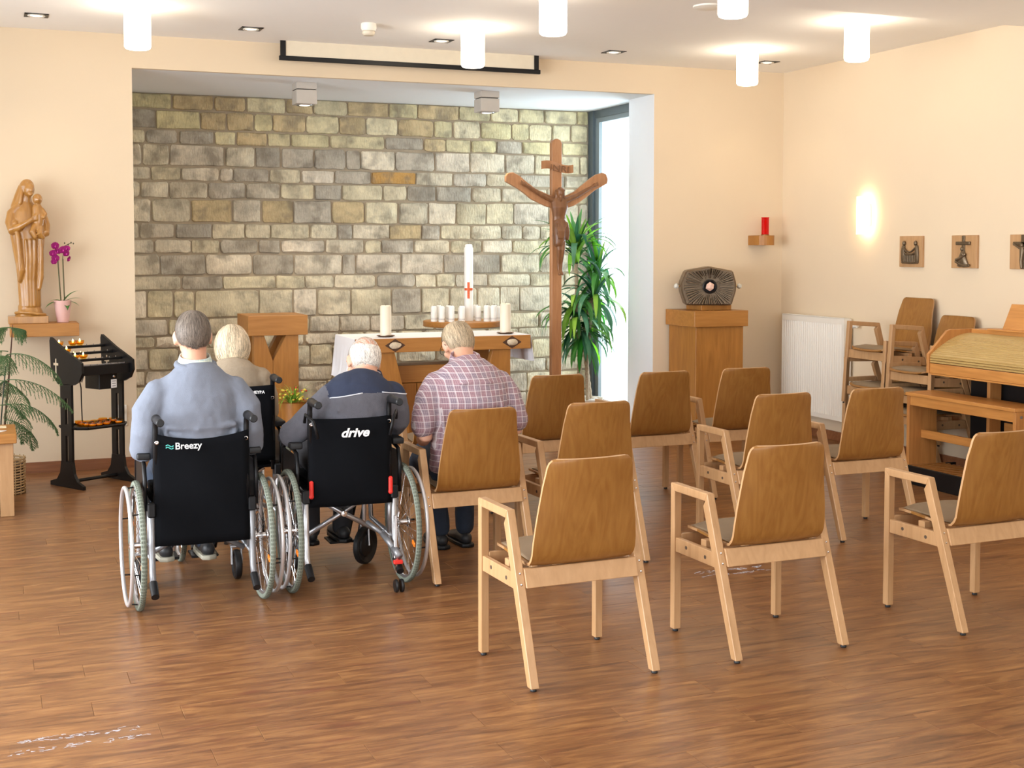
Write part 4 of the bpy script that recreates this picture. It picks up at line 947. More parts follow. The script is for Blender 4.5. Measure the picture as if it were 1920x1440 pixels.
bm = B(); chain(bm, [(KX, Y(-.005), 1.885, .062, .042), (KX-.002, Y(-.012), 1.83, .066, .046), (KX-.006, Y(-.02), 1.76, .064, .048), (KX-.02, Y(-.02), 1.70, .046, .044)], 18)
for k in range(6): tube(bm, [(KX-.055+k*.02, Y(-.045), 1.87-k*.004), (KX-.045+k*.012, Y(-.068), 1.80), (KX-.03+k*.008, Y(-.066), 1.74)], .007, 8)
chain(bm, [(KX+.055, Y(-.03), 1.87, .014), (KX+.065, Y(-.035), 1.80, .020, .014), (KX+.062, Y(-.03), 1.73, .016, .01)], 8)
fused('loincloth', bm, M_carve, None, voxel=.0045, smooth=2, decimate=.5)
o = bpy.data.objects['loincloth']; o.data.transform(Matrix.Translation((-KX, -KY, 0))); o.parent = t

# ------------------------------------------------------------------ statue shelf, statue, orchid
bm = B(); box(bm, .150, .615, 9.845, YF, 1.022, 1.114, .003)
single('statue_shelf', bm, M_oakx, 'thick wooden wall shelf under the statue and the orchid', 'shelf', (.38, 10.0, 1.022))
sx0, sy0, sz0 = .285, 9.995, 1.1145
t = thing('madonna_statue', 'honey-coloured carved wooden statue of a veiled woman holding a child', 'statue', (sx0, sy0, sz0))
bm = B(); box(bm, -.145, .125, -.10, .11, 0, .052, .003); mk('plinth', bm, M_lime, t)
bm = B()
chain(bm, [(0, .0, .06, .10, .085), (0, -.0, .09, .085, .075), (-.005, 0, .11, .075, .068)], 20)
chain(bm, [(.0, 0, .12, .062, .06), (.003, 0, .25, .074, .062), (.003, 0, .40, .088, .066), (0, 0, .55, .108, .072), (-.003, 0, .66, .122, .074), (-.008, .01, .75, .128, .074), (-.012, .01, .805, .108, .066), (-.008, .005, .845, .07, .05), (-.006, .0, .875, .038, .036), (-.003, -.006, .90, .032, .032)], 24)
for a_, r_ in zip((-70, -48, -28, -10, 8, 26, 46, 66, 84), (.014, .016, .012, .015, .013, .016, .012, .014, .015)):
    s, c = math.sin(R(a_)), -math.cos(R(a_))
    tube(bm, [(.004+s*(.062+.0), c*.060, .12), (s*.068, c*.064+.002, .30), (.004+s*.082, c*.070, .46), (s*.100, c*.074, .60)], [r_*1.1, r_, r_, r_*.6], 8)
# mantle edges
chain(bm, [(-.085, -.055, .72, .016), (-.070, -.075, .62, .018), (-.060, -.078, .48, .018), (-.050, -.072, .38, .024, .018), (-.062, -.05, .31, .018)], 10)
chain(bm, [(.085, -.05, .62, .016), (.085, -.055, .45, .018), (.082, -.045, .33, .020), (.070, -.045, .25, .013)], 10)
tube(bm, [(-.095, -.03, .075), (-.06, -.078, .082), (0, -.094, .078), (.06, -.088, .066), (.108, -.055, .06)], .012, 8)
# head and veil
Mh = Euler((R(14), 0, R(28))).to_matrix().to_4x4()
ball(bm, (.012, -.030, .955), (.036, .042, .052), Mh)
ball(bm, (.030, -.068, .952), (.007, .010, .014)); ball(bm, (.022, -.058, .922), (.016, .014, .012))
ball(bm, (-.002, .0, .975), (.052, .052, .060), Mh)
chain(bm, [(-.012, .012, .965, .052, .046), (-.040, .018, .90, .050, .046), (-.070, .02, .83, .045, .045)], 14)
chain(bm, [(-.034, -.02, .985, .014), (-.040, -.035, .92, .013), (-.050, -.035, .86, .014)], 8)
# arms
chain(bm, [(-.060, .0, .835, .034, .044), (-.100, 0, .785, .042, .044), (-.115, -.020, .72, .040, .042), (-.105, -.05, .665, .036, .036), (-.055, -.085, .69, .026), (.0, -.112, .725, .018), (.028, -.118, .742, .018, .010)], 12)
for k in range(4): chain(bm, [(.028, -.120, .732+k*.010, .0058), (.058, -.120, .742+k*.012, .0052)], 6)
chain(bm, [(.095, .0, .77, .038, .040), (.118, -.03, .70, .034), (.115, -.075, .645, .030), (.075, -.10, .625, .022)], 12)
# child
chain(bm, [(.062, -.085, .83, .034, .026), (.070, -.088, .78, .042, .032), (.068, -.085, .72, .040, .034), (.060, -.09, .68, .038, .034)], 14)
ball(bm, (.066, -.080, .888), (.034, .036, .040)); ball(bm, (.072, -.114, .884), (.006, .008, .008))
chain(bm, [(.095, -.085, .815, .016), (.118, -.095, .78, .015), (.108, -.115, .76, .013)], 8)
chain(bm, [(.045, -.10, .69, .026), (.025, -.122, .655, .020), (.045, -.125, .62, .015)], 10)
chain(bm, [(.080, -.10, .68, .025), (.075, -.128, .64, .019), (.098, -.12, .615, .014)], 10)
o = fused('carved_figures', bm, M_lime, t, voxel=.0045, smooth=2, decimate=.6)
t = thing('orchid', 'pink orchid with two flower stems in a pale pink pot beside the statue', 'plant', (.512, 9.985, 1.1145))
bm = B(); lathe(bm, [(0, 0), (.038, 0), (.042, .004), (.062, .158), (.060, .160), (.055, .155), (.050, .14), (0, .14)], n=28); mk('flower_pot', bm, plain('pale_pink_ceramic', (.72, .44, .40), .35, noise_amt=.02), t, 'auto')
bm = B(); lathe(bm, [(0, .143), (.051, .141)], n=20); mk('bark_mulch', bm, plain('bark_mulch', (.10, .05, .02), .9), t)
def leaf_blade(L, w, droop, up, n=8, fold=.15, tip=.9):
    """arching blade in the XZ plane, starting at the origin"""
    bm = B(); x = z = 0; a_ = up; rows = []
    for k in range(n+1):
        f = k/n; ww = w*(math.sin(math.pi*min(1, .18+f*tip))**.7 if f < 1 else .02)
        rows.append([bm.verts.new((x, -ww, z+ww*fold)), bm.verts.new((x, 0, z)), bm.verts.new((x, ww, z+ww*fold))])
        x += math.cos(a_)*L/n; z += math.sin(a_)*L/n; a_ -= droop/n*(1+f)*.75
    for p, q in zip(rows, rows[1:]):
        for i in (0, 1): bm.faces.new((p[i], p[i+1], q[i+1], q[i]))
    bmesh.ops.solidify(bm, geom=bm.faces[:], thickness=.0012)
    return bm
for az, L, w, up, dr in ((200, .15, .022, R(10), R(70)), (-10, .15, .020, R(30), R(50)), (20, .17, .016, R(55), R(60)), (-60, .10, .026, R(5), R(120)), (-20, .13, .020, R(12), R(60)), (150, .10, .02, R(30), R(60))):
    o = mk('leaf', leaf_blade(L, w, dr, up), M_leaf, t, True); o.location = (0, 0, .145); o.rotation_euler = (0, 0, R(az))
for pts in ([(-.012, 0, .14), (-.022, -.003, .30), (-.030, -.006, .45), (-.045, -.01, .54)], [(.012, 0, .14), (.008, -.002, .30), (.004, -.006, .46), (.02, -.01, .555), (.06, -.01, .575)]):
    bm = B(); tube(bm, pts, .0028, 6); mk('stem', bm, plain('olive_stem', (.10, .12, .04), .5), t, True)
    bm = B(); tube(bm, [(p[0]+.005, p[1]+.004, p[2]) for p in pts[:3]], .002, 5); mk('support_stick', bm, plain('stick', (.14, .09, .05), .6), t)
fm = plain('magenta_petal', (.50, .015, .26), .5, noise_amt=.4, scale=40)
def flower():
    bm = B()
    for k, (a_, L, w) in enumerate(((90, .026, .013), (18, .028, .020), (162, .028, .020), (-50, .024, .012), (-130, .024, .012))):
        b2 = leaf_blade(L, w, R(20), R(8), 4, .1, .8); add(bm, b2, Matrix.Rotation(R(90), 4, 'X') @ Matrix.Rotation(R(a_), 4, 'Z'))
    ball(bm, (0, -.006, -.004), (.006, .007, .008), u=8, v=6); return bm
for x, z, rz, s in ((-.046, .555, 20, 1.1), (-.06, .50, -15, 1.0), (-.045, .465, 10, 1.05), (-.028, .515, 0, .9), (.008, .525, 15, 1.15), (.028, .50, 30, 1.0), (.035, .535, -20, .9), (.045, .46, 60, .9), (-.055, .44, -10, .8)):
    o = mk('flower', flower(), fm, t, True); o.location = (x, -.022, z); o.rotation_euler = (R(rz*.3), 0, R(rz)); o.scale = (s*1.05,)*3
for x, z in ((.02, .575), (.045, .565), (.065, .578), (.08, .572)):
    bm = B(); ball(bm, (0, 0, 0), (.005, .005, .007), u=8, v=6); o = mk('bud', bm, plain('dark_bud', (.08, .07, .03), .6), t, True); o.location = (x, -.01, z)

# ------------------------------------------------------------------ votive stand
VR = R(30); VX, VY = .672, 9.54
t = thing('votive_stand', 'black metal votive candle stand with cross cut-outs and lower tray', 'candle stand', (VX, VY, 0), VR)
hwid = .205
def cross_cut(yc, zc):
    return [(yc-.006, zc-.075), (yc+.006, zc-.075), (yc+.006, zc+.012), (yc+.028, zc+.012), (yc+.028, zc+.028), (yc+.006, zc+.028), (yc+.006, zc+.058), (yc-.006, zc+.058), (yc-.006, zc+.028), (yc-.028, zc+.028), (yc-.028, zc+.012), (yc-.006, zc+.012)]
def panel(x, s):
    head = [(-.20, .87), (-.205, .80), (-.17, .745), (-.10, .715), (.02, .71), (.085, .715), (.135, .76), (.165, .83), (.175, 1.01), (.165, 1.035), (.150, 1.03), (.0, .955), (-.17, .885)]
    # local y: front is negative
    bm = B(); prism(bm, head, 'X', x-.009, x+.009); mk('head_panel', bm, M_blackm, t)
    bm = B(); prism(bm, [(y, z) for y, z in cross_cut(.10, .83)], 'X', x-.0105, x+.0105); mk('cross_cutout', bm, M_wall, t)
    bm = B(); box(bm, x-.009, x+.009, -.075, -.030, .02, .72); box(bm, x-.009, x+.009, .0, .055, .02, .72); box(bm, x-.009, x+.009, -.03, 0, .62, .72); box(bm, x-.009, x+.009, -.03, 0, .36, .44); box(bm, x-.009, x+.009, -.03, 0, .02, .10); mk('post', bm, M_blackm, t)
    bm = B(); prism(bm, [(-.20, 0), (-.20, .025), (-.13, .05), (-.09, .10), (-.075, .18), (.055, .18), (.07, .10), (.11, .05), (.19, .028), (.19, 0)], 'X', x-.011, x+.011); mk('foot', bm, M_blackm, t)
panel(-hwid, -1); panel(hwid, 1)
rails = [(.135, .965), (.045, .925), (-.055, .885), (-.15, .845)]
for i, (y, z) in enumerate(rails):
    bm = B(); box(bm, -hwid+.009, hwid-.009, y-.022, y+.022, z-.016, z, .002); mk('rack_bar', bm, M_blackm, t)
    bm = B()
    for k in range(7): tube(bm, [(-.165+k*.055, y, z), (-.165+k*.055, y, z+.008)], .003, 6)
    mk('candle_pins', bm, M_chrome, t)
bm = B(); box(bm, -hwid+.02, hwid-.02, -.128, -.124, .845, .852); mk('trim_strip', bm, M_silver, t)
bm = B(); box(bm, -hwid+.009, hwid-.009, -.175, -.155, .78, .845, .002); mk('front_bar', bm, M_blackm, t)
bm = B(); prism(bm, [(-.02, -.12), (.13, -.12), (.13, .05), (-.02, .05)], 'Z', .67, .78, .004); mk('coin_box', bm, M_blackm, t)
bm = B(); box(bm, .075, .12, -.1225, -.120, .675, .735); lb = mk('paper_label', bm, M_letter, t)
bm = B()
for z in (.722, .705, .688): box(bm, .083, .112, -.1233, -.1225, z-.002, z+.002)
mk('printed_lines', bm, plain('dark_print', (.10, .10, .12), .6), lb)
bm = B(); lathe(bm, [(0, -.005), (.010, -.004), (.012, .0)], (.10, -.121, .757), 14, 'Y'); mk('lock', bm, M_chrome, t, True)
bm = B(); prism(bm, [(-.20, -.11), (-.15, -.17), (.15, -.17), (.20, -.11), (.20, .09), (-.20, .09)], 'Z', .405, .413)
for p, q in (((-.20, -.11), (-.15, -.17)), ((-.15, -.17), (.15, -.17)), ((.15, -.17), (.20, -.11)), ((.20, -.11), (.20, .09)), ((.20, .09), (-.20, .09)), ((-.20, .09), (-.20, -.11))):
    tube(bm, [(p[0], p[1], .418), (q[0], q[1], .418)], .009, 6)
mk('tray', bm, M_blackm, t)
bm = B(); tube(bm, [(-hwid, 0, .035), (hwid, 0, .035)], .012); mk('cross_bar', bm, M_blackm, t)
bm = B(); pts = [(-.10, 0, .84), (-.09, -.02, .80), (-.11, -.02, .75), (-.085, -.01, .72), (-.075, -.02, .77), (-.10, -.03, .80), (-.11, -.02, .74), (-.085, 0, .68), (-.07, .02, .55), (-.06, .03, .44)]
tube(bm, pts, .004, 6); mk('cord', bm, M_rubber, t, True)
def vw(x, y, z):
    c, s = math.cos(VR), math.sin(VR); return (VX+x*c-y*s, VY+x*s+y*c, z)
amber = glassy('amber_glass', (1.0, .78, .30), rough=.08)
aw = plain('amber_wax', (.92, .58, .10), .4, noise_amt=.05)
lit = [(.135, .965, -.165, 'lit amber votive glass at the left end of the upper rack'), (.135, .965, -.055, 'lit amber votive glass third on the upper rack, left of the pair'), (.135, .965, 0, 'lit amber votive glass rightmost on the upper rack'),
       (.045, .925, -.165, 'lit amber votive glass alone on the second rack'), (-.055, .885, -.165, 'lit amber votive glass at the left of the third rack'), (-.055, .885, -.10, 'lit amber votive glass second on the third rack'), (-.055, .9, -.165, None)]
def votive(label, loc, on, group):
    t = thing('votive_glass', label, 'candle', loc, 0, group)
    bm = B(); lathe(bm, [(0, .001), (.016, .001), (.020, .006), (.029, .018), (.031, .036), (.0285, .036), (.0265, .02), (.016, .010), (0, .008)], n=20); mk('glass', bm, amber, t, True)
    bm = B(); lathe(bm, [(0, .009), (.016, .011), (.024, .018), (.024, .022), (0, .023)], n=16); mk('tealight', bm, aw, t, True)
    if on:
        bm = B(); lathe(bm, [(0, .022), (.005, .028), (.006, .033), (.003, .044), (0, .050)], n=10); mk('flame', bm, glow('flame', (1, .72, .30), 14), t, True)
    return t
for y, z, x, lab in lit:
    if lab: votive(lab, vw(x, y, z+.001), True, 'lit votive glasses on the rack')
rv = random.Random(2); tv = []
for r_, (yy, xs) in enumerate(((-.135, (-.09, -.035, .02, .12)), (-.085, (-.10, -.045, .01, .065)), (-.035, (-.11, -.055, 0, .055, .15)), (.02, (-.09, .10)))):
    for c_, x in enumerate(xs): tv.append((x+rv.uniform(-.004, .004), yy+rv.uniform(-.004, .004), 'unlit amber glass in the tray, %s row from the front, %s from the left' % (['first', 'second', 'third', 'last'][r_], ['first', 'second', 'third', 'fourth', 'fifth'][c_])))
for x, y, lab in tv: votive(lab, vw(x, y, .414), False, 'spare votive glasses in the tray')
t = thing('wall_socket', 'white wall socket with black plug beside the votive stand', 'socket', (.925, YF, .40))
bm = B(); box(bm, -.04, .04, -.012, 0, -.085, .075, .004); mk('socket_plate', bm, M_enamel, t)
bm = B(); lathe(bm, [(0, -.040), (.015, -.040), (.019, -.032), (.020, -.013), (0, -.013)], (0, 0, .03), 16, 'Y'); mk('plug', bm, M_rubber, t, 'auto')

# ------------------------------------------------------------------ table at the left edge, basket with indoor pine
t = thing('side_table', 'low beech table cut by the left edge of the picture', 'table', (-.35, 8.72, 0))
bm = B(); box(bm, -.80, .155, 8.50, 8.98, .455, .515, .004); mk('table_top', bm, M_oakx, t, world=True)
for x in (-.78, .055):
    bm = B(); box(bm, x, x+.08, 8.53, 8.95, 0, .455, .003); mk('side_panel', bm, M_beech, t, world=True)
bm = B(); prism(bm, [(-.25, 8.62), (.06, 8.60), (.10, 8.66), (-.20, 8.74)], 'Z', .5155, .518); single('paper_sheet', bm, M_letter, 'white sheet of paper on the low table at the left', 'paper', (-.1, 8.66, .515))
bm = B(); prism(bm, [(-.20, 8.78), (.10, 8.80), (.10, 8.90), (-.15, 8.93)], 'Z', .5155, .518); single('paper_sheet', bm, plain('cream_paper', (.8, .68, .45), .7), 'cream sheet of paper behind the white one on the low table', 'paper', (-.05, 8.85, .515))
BX, BY = .09, 9.36
t = thing('wicker_basket', 'woven wicker basket behind the low table', 'basket', (BX, BY, 0))
bm = B(); br = .13
for k in range(13):
    z = .012+k*.0185
    tube(bm, [((br-.006*(1-k/13)+.004*math.sin(a_*9+k*math.pi))*math.cos(a_), (br-.006*(1-k/13)+.004*math.sin(a_*9+k*math.pi))*math.sin(a_), z) for a_ in [2*math.pi*j/54 for j in range(54)]], .0062, 6, closed=True)
mk('woven_wall', bm, plain('wicker', (.50, .33, .16), .6, noise_amt=.3, scale=30), t, True)
bm = B()
for k in range(18):
    a_ = 2*math.pi*k/18; tube(bm, [(br*math.cos(a_), br*math.sin(a_), 0), (br*math.cos(a_), br*math.sin(a_), .25)], .004, 6)
mk('stakes', bm, MATS['wicker'], t, True)
bm = B(); lathe(bm, [(0, .0), (br-.015, .0), (br-.012, .2), (0, .2)], n=24); mk('soil', bm, plain('soil', (.05, .03, .02), .9), t)
t = thing('indoor_pine', 'indoor pine with drooping feathery branches growing from the basket', 'plant', (.13, BY, .2))
bm = B(); tube(bm, [(-.05, 0, 0), (-.03, 0, .3), (0, 0, .6), (.022, -.02, .85), (.028, -.03, .94)], [.008, .007, .006, .004, .002], 8); mk('trunk', bm, plain('pine_bark', (.09, .035, .02), .7), t, True)
bm = B(); tube(bm, [(-.075, 0, 0), (-.055, 0, .3), (-.02, 0, .66)], .005, 6); mk('support_stick', bm, plain('green_stick', (.03, .05, .03), .6), t)
rp = random.Random(11)
def branch(p0, az, L, up, droop):
    bm = B(); p = Vector(p0); e = up; d = Vector((math.cos(az), math.sin(az), 0)); sd = Vector((-math.sin(az), math.cos(az), 0)); n = 18; pts = []
    for k in range(n+1):
        pts.append(p.copy()); p = p+(d*math.cos(e)+Vector((0, 0, 1))*math.sin(e))*L/n; e -= droop/n
    tube(bm, pts, [.0035*(1-k/(n+2)) for k in range(n+1)], 5)
    for k in range(2, n+1):
        f = k/n
        for s in (-1, 1):
            q = pts[k].copy(); tl = .135*math.sin(math.pi*min(1, .25+f*.72))*rp.uniform(.8, 1.15)
            dr = (sd*s*.75+d*.45+Vector((0, 0, -.55))).normalized(); tw = [q.copy()]
            for j in range(6):
                q = q+dr*tl/6; dr = (dr+Vector((0, 0, -.16))).normalized(); tw.append(q.copy())
            tube(bm, tw, .0016, 3, cap=False)
            for j in range(1, 7):
                for m in range(4):
                    c = tw[j-1].lerp(tw[j], m/4); w = Vector((rp.uniform(-1, 1), rp.uniform(-1, 1), rp.uniform(-1, 1))).normalized()
                    b_ = c+(w*.6+dr*.8).normalized()*.017; a_ = dr.cross(w)*.0028
                    bm.faces.new([bm.verts.new(c-a_), bm.verts.new(c+a_), bm.verts.new(b_)])
    return bm
M_pine = plain('pine_needles', (.075, .155, .05), .6, noise_amt=.4, scale=8)
for z, az, L, up, dr in ((.92, -10, .10, 0, 20), (.92, 190, .10, 5, 20), (.74, -28, .44, 8, 75), (.76, 200, .40, 10, 60), (.72, 120, .3, 10, 50), (.74, -100, .28, 5, 60), (.57, -20, .50, 2, 60), (.56, 170, .42, 6, 50), (.55, -65, .34, 0, 95), (.56, 100, .3, 5, 60), (.40, -8, .42, 8, 85), (.41, -60, .36, 0, 110), (.40, 200, .4, 4, 70), (.30, -30, .30, 0, 95)):
    o = mk('branch', branch((-.03+.06*(z-.3), -.01, z), R(az), L, R(up), R(dr)), M_pine, t, True)

# ------------------------------------------------------------------ yucca by the window
PXc, PYc = 5.10, 10.86
t = thing('yucca', 'tall yucca with long drooping green leaves between crucifix and window', 'plant', (PXc, PYc, .235))
trunks = [[(-.05, 0, 0), (-.04, 0, .5), (-.06, .02, 1.05), (-.07, .03, 1.38)], [(.03, -.03, 0), (.02, -.03, .4), (.06, -.03, .80), (.09, -.03, 1.0)], [(.10, .05, 0), (.04, .05, .45), (-.06, .04, .85)], [(0, .08, 0), (0, .08, .5), (.16, .05, 1.16)]]
for tr in trunks:
    bm = B(); P_ = []; rr_ = []
    for a_, b_ in zip(tr, tr[1:]):
        for k in range(14): P_.append(Vector(a_).lerp(Vector(b_), k/14)); rr_.append(.017+.005*(k % 2))
    P_.append(Vector(tr[-1])); rr_.append(.014)
    tube(bm, P_, rr_, 8); mk('trunk', bm, plain('ringed_trunk', (.42, .33, .23), .8, noise_amt=.4, scale=70), t)
ry = random.Random(12)
variants = []
for L, w, up, dr in ((.50, .021, 78, 30), (.52, .023, 62, 65), (.54, .025, 45, 105), (.52, .026, 25, 125), (.46, .025, 0, 95), (.46, .026, -20, 75)):
    me = bpy.data.meshes.new('leaf'); b2 = leaf_blade(L, w, R(dr), R(up), 9, .25, .82); bmesh.ops.recalc_face_normals(b2, faces=b2.faces); b2.to_mesh(me); b2.free(); me.shade_smooth()
    ms = []
    for m in (M_leaf, M_leaf2, M_leaf3):
        c = me.copy(); c.materials.append(m); ms.append(c)
    variants.append(ms)
crowns = [((-.07, .03, 1.38), 46, (0, 1, 1, 2, 2, 3, 3), .5), ((.10, -.03, 1.02), 40, (0, 1, 2, 3, 3, 4, 5), .3), ((-.06, .04, .86), 44, (2, 3, 3, 4, 5, 5), .25), ((.17, .05, 1.18), 36, (0, 1, 1, 2, 3, 4), .4), ((-.02, -.02, .70), 40, (3, 4, 5, 5, 5), .35)]
for (cx_, cy_, cz__), n, vs_, br_ in crowns:
    for k in range(n):
        az = k*2.39996+ry.uniform(-.2, .2); v = ry.choice(vs_)
        me = variants[v][0 if ry.random() < .45 else (1 if ry.random() < br_ else 2)]
        dx, dy = math.cos(az), math.sin(az); ln = (.46 if v > 0 else .3)
        lim = min(1.0, (5.50-(PXc+cx_))/(ln*dx)) if dx > .05 else 1.0
        if dx < 0: lim = min(lim, 1.0)
        o = bpy.data.objects.new('leaf', me); COL.objects.link(o); o.parent = t
        s = ry.uniform(.75, 1.05)*max(.45, lim)
        o.location = (cx_, cy_, cz__+ry.uniform(-.12, .06)); o.rotation_euler = (0, 0, az); o.scale = (s, s*1.1, s)
t = thing('plant_pot', 'white pot at the foot of the yucca', 'plant pot', (PXc, PYc, 0))
bm = B(); lathe(bm, [(0, .0), (.15, 0), (.19, .25), (.20, .27), (.185, .27), (.175, .235), (0, .235)], n=32); mk('pot', bm, M_enamel, t, 'auto')
bm = B(); lathe(bm, [(0, .238), (.172, .234)], n=24); mk('potting_soil', bm, plain('grit', (.55, .50, .45), .9, noise_amt=.3, scale=80), t)
for k, pl_ in ((2, 'pale pebble at the back of the yucca pot'), (4, 'pale pebble at the left of the yucca pot'), (5, 'pale pebble at the front left of the yucca pot'), (0, 'pale pebble at the right of the yucca pot')):
    bm = B(); bmesh.ops.create_icosphere(bm, subdivisions=2, radius=.03)
    for v in bm.verts: v.co *= ry.uniform(.85, 1.1)
    bmesh.ops.scale(bm, vec=(1.3, 1, .6), verts=bm.verts)
    single('pebble', bm, plain('pebble', (.6, .56, .5), .7), pl_, 'stone', (0, 0, 0), 'pebbles in the yucca pot', True).location = (PXc+.11*math.cos(k*1.0), PYc+.11*math.sin(k*1.0), .255)

# small plant arrangement beside the lectern
GX, GY = 2.19, 9.95
t = thing('flower_bowl', 'low arrangement of grass and small yellow red flowers before the lectern', 'plant', (GX, GY, 0))
bm = B(); lathe(bm, [(0, .0), (.09, 0), (.10, .46), (.12, .47), (.10, .465), (0, .44)], n=24); mk('planter', bm, M_oak, t, 'auto')
bm = B(); rg_ = random.Random(9)
for k in range(70):
    az, r0 = rg_.uniform(0, 6.28), rg_.uniform(0, .06); b2 = leaf_blade(rg_.uniform(.12, .26), .004, R(rg_.uniform(60, 200)), R(rg_.uniform(50, 88)), 8, .1)
    add(bm, b2, Matrix.Translation((r0*math.cos(az), r0*math.sin(az), .45)) @ Matrix.Rotation(az, 4, 'Z'))
o = mk('grass_tuft', bm, M_leaf2, t, True); o['kind'] = 'stuff'
for c_, col, n_ in (('yellow_flowers', (.75, .60, .08), 26), ('red_flowers', (.55, .06, .03), 9)):
    bm = B()
    for k in range(n_):
        az, r0 = rg_.uniform(0, 6.28), rg_.uniform(.02, .12); ball(bm, (r0*math.cos(az), r0*math.sin(az), .48+rg_.uniform(0, .09)), (.012, .012, .008), u=8, v=5)
    o = mk(c_, bm, plain(c_, col, .6, noise_amt=.3), t, True); o['kind'] = 'stuff'
# ------------------------------------------------------------------ wheelchairs
def wheel_parts(t, s, z_r=.295, clamp_red=False):
    x = s*.283
    bm = B(); n = 56; pr = []
    for k in range(9):
        a_ = -math.pi/2+math.pi*k/8; pr.append((.0135*math.sin(a_), z_r-.012+.012*math.cos(a_)))
    pr += [(.010, z_r-.022), (-.010, z_r-.022)]
    rings = []
    for j in range(n):
        th = 2*math.pi*j/n; rings.append([bm.verts.new((x+p, r*math.cos(th), z_r+r*math.sin(th))) for p, r in pr])
    for a_, b_ in zip(rings, rings[1:]+rings[:1]):
        for i in range(len(pr)): bm.faces.new((a_[i], a_[(i+1) % len(pr)], b_[(i+1) % len(pr)], b_[i]))
    w = mk('rear_wheel', bm, M_tire, t, 'auto')
    bm = B()
    for j in range(100):
        th = 2*math.pi*j/100
        for q in (-.009, .0, .009):
            b2 = bmesh.new(); bmesh.ops.create_cube(b2, size=1); bmesh.ops.scale(b2, vec=(.0055, .010, .002), verts=b2.verts)
            add(bm, b2, Matrix.Translation((x+q, 0, z_r)) @ Matrix.Rotation(th, 4, 'X') @ Matrix.Translation((0, 0, z_r+.0 if abs(q) < .001 else z_r-.0022)) @ Matrix.Rotation(q*60, 4, 'Y'))
    o = mk('tyre_tread', bm, M_tread, w); o['kind'] = 'stuff'
    def circ(r, n_=56): return [(0, r*math.cos(2*math.pi*k/n_), r*math.sin(2*math.pi*k/n_)) for k in range(n_)]
    bm = B(); tube(bm, [(x, p[1], z_r+p[2]) for p in circ(z_r-.028)], .009, 8, closed=True); mk('wheel_rim', bm, M_silver, w, True)
    bm = B(); tube(bm, [(x+s*.048, p[1], z_r+p[2]) for p in circ(z_r-.030)], .0095, 10, closed=True); mk('handrim', bm, M_rim, w, True)
    bm = B()
    for k in range(6):
        th = 2*math.pi*k/6+.3; c, q = math.cos(th), math.sin(th)
        tube(bm, [(x+s*.004, (z_r-.03)*c, z_r+(z_r-.03)*q), (x+s*.048, (z_r-.034)*c, z_r+(z_r-.034)*q)], .0035, 6)
    mk('handrim_bracket', bm, M_blackm, w)['kind'] = 'stuff'
    bm = B()
    for k in range(32):
        th = 2*math.pi*k/32; t2 = th+(.45 if k % 2 else -.45); xo = x+(.028 if (k//2) % 2 else -.028)
        tube(bm, [(xo, .022*math.cos(t2), z_r+.022*math.sin(t2)), (x, (z_r-.033)*math.cos(th), z_r+(z_r-.033)*math.sin(th))], .0012, 4)
    mk('spokes', bm, M_chrome, w)['kind'] = 'stuff'
    bm = B(); lathe(bm, [(0, -.04), (.012, -.038), (.026, -.030), (.026, -.024), (.014, -.02), (.014, .02), (.026, .024), (.026, .030), (.012, .038), (0, .045)], (x, 0, z_r), 18, 'X'); mk('wheel_hub', bm, M_chrome, w, 'auto')
    for th in (R(200), R(20)):
        bm = B(); box(bm, x-.004, x+.004, -.02, .02, -.011, .011, .003)
        bm.transform(Matrix.Translation((0, 0, z_r)) @ Matrix.Rotation(th, 4, 'X') @ Matrix.Translation((0, .20, 0))); 
        mk('reflector', bm, M_orange, w)
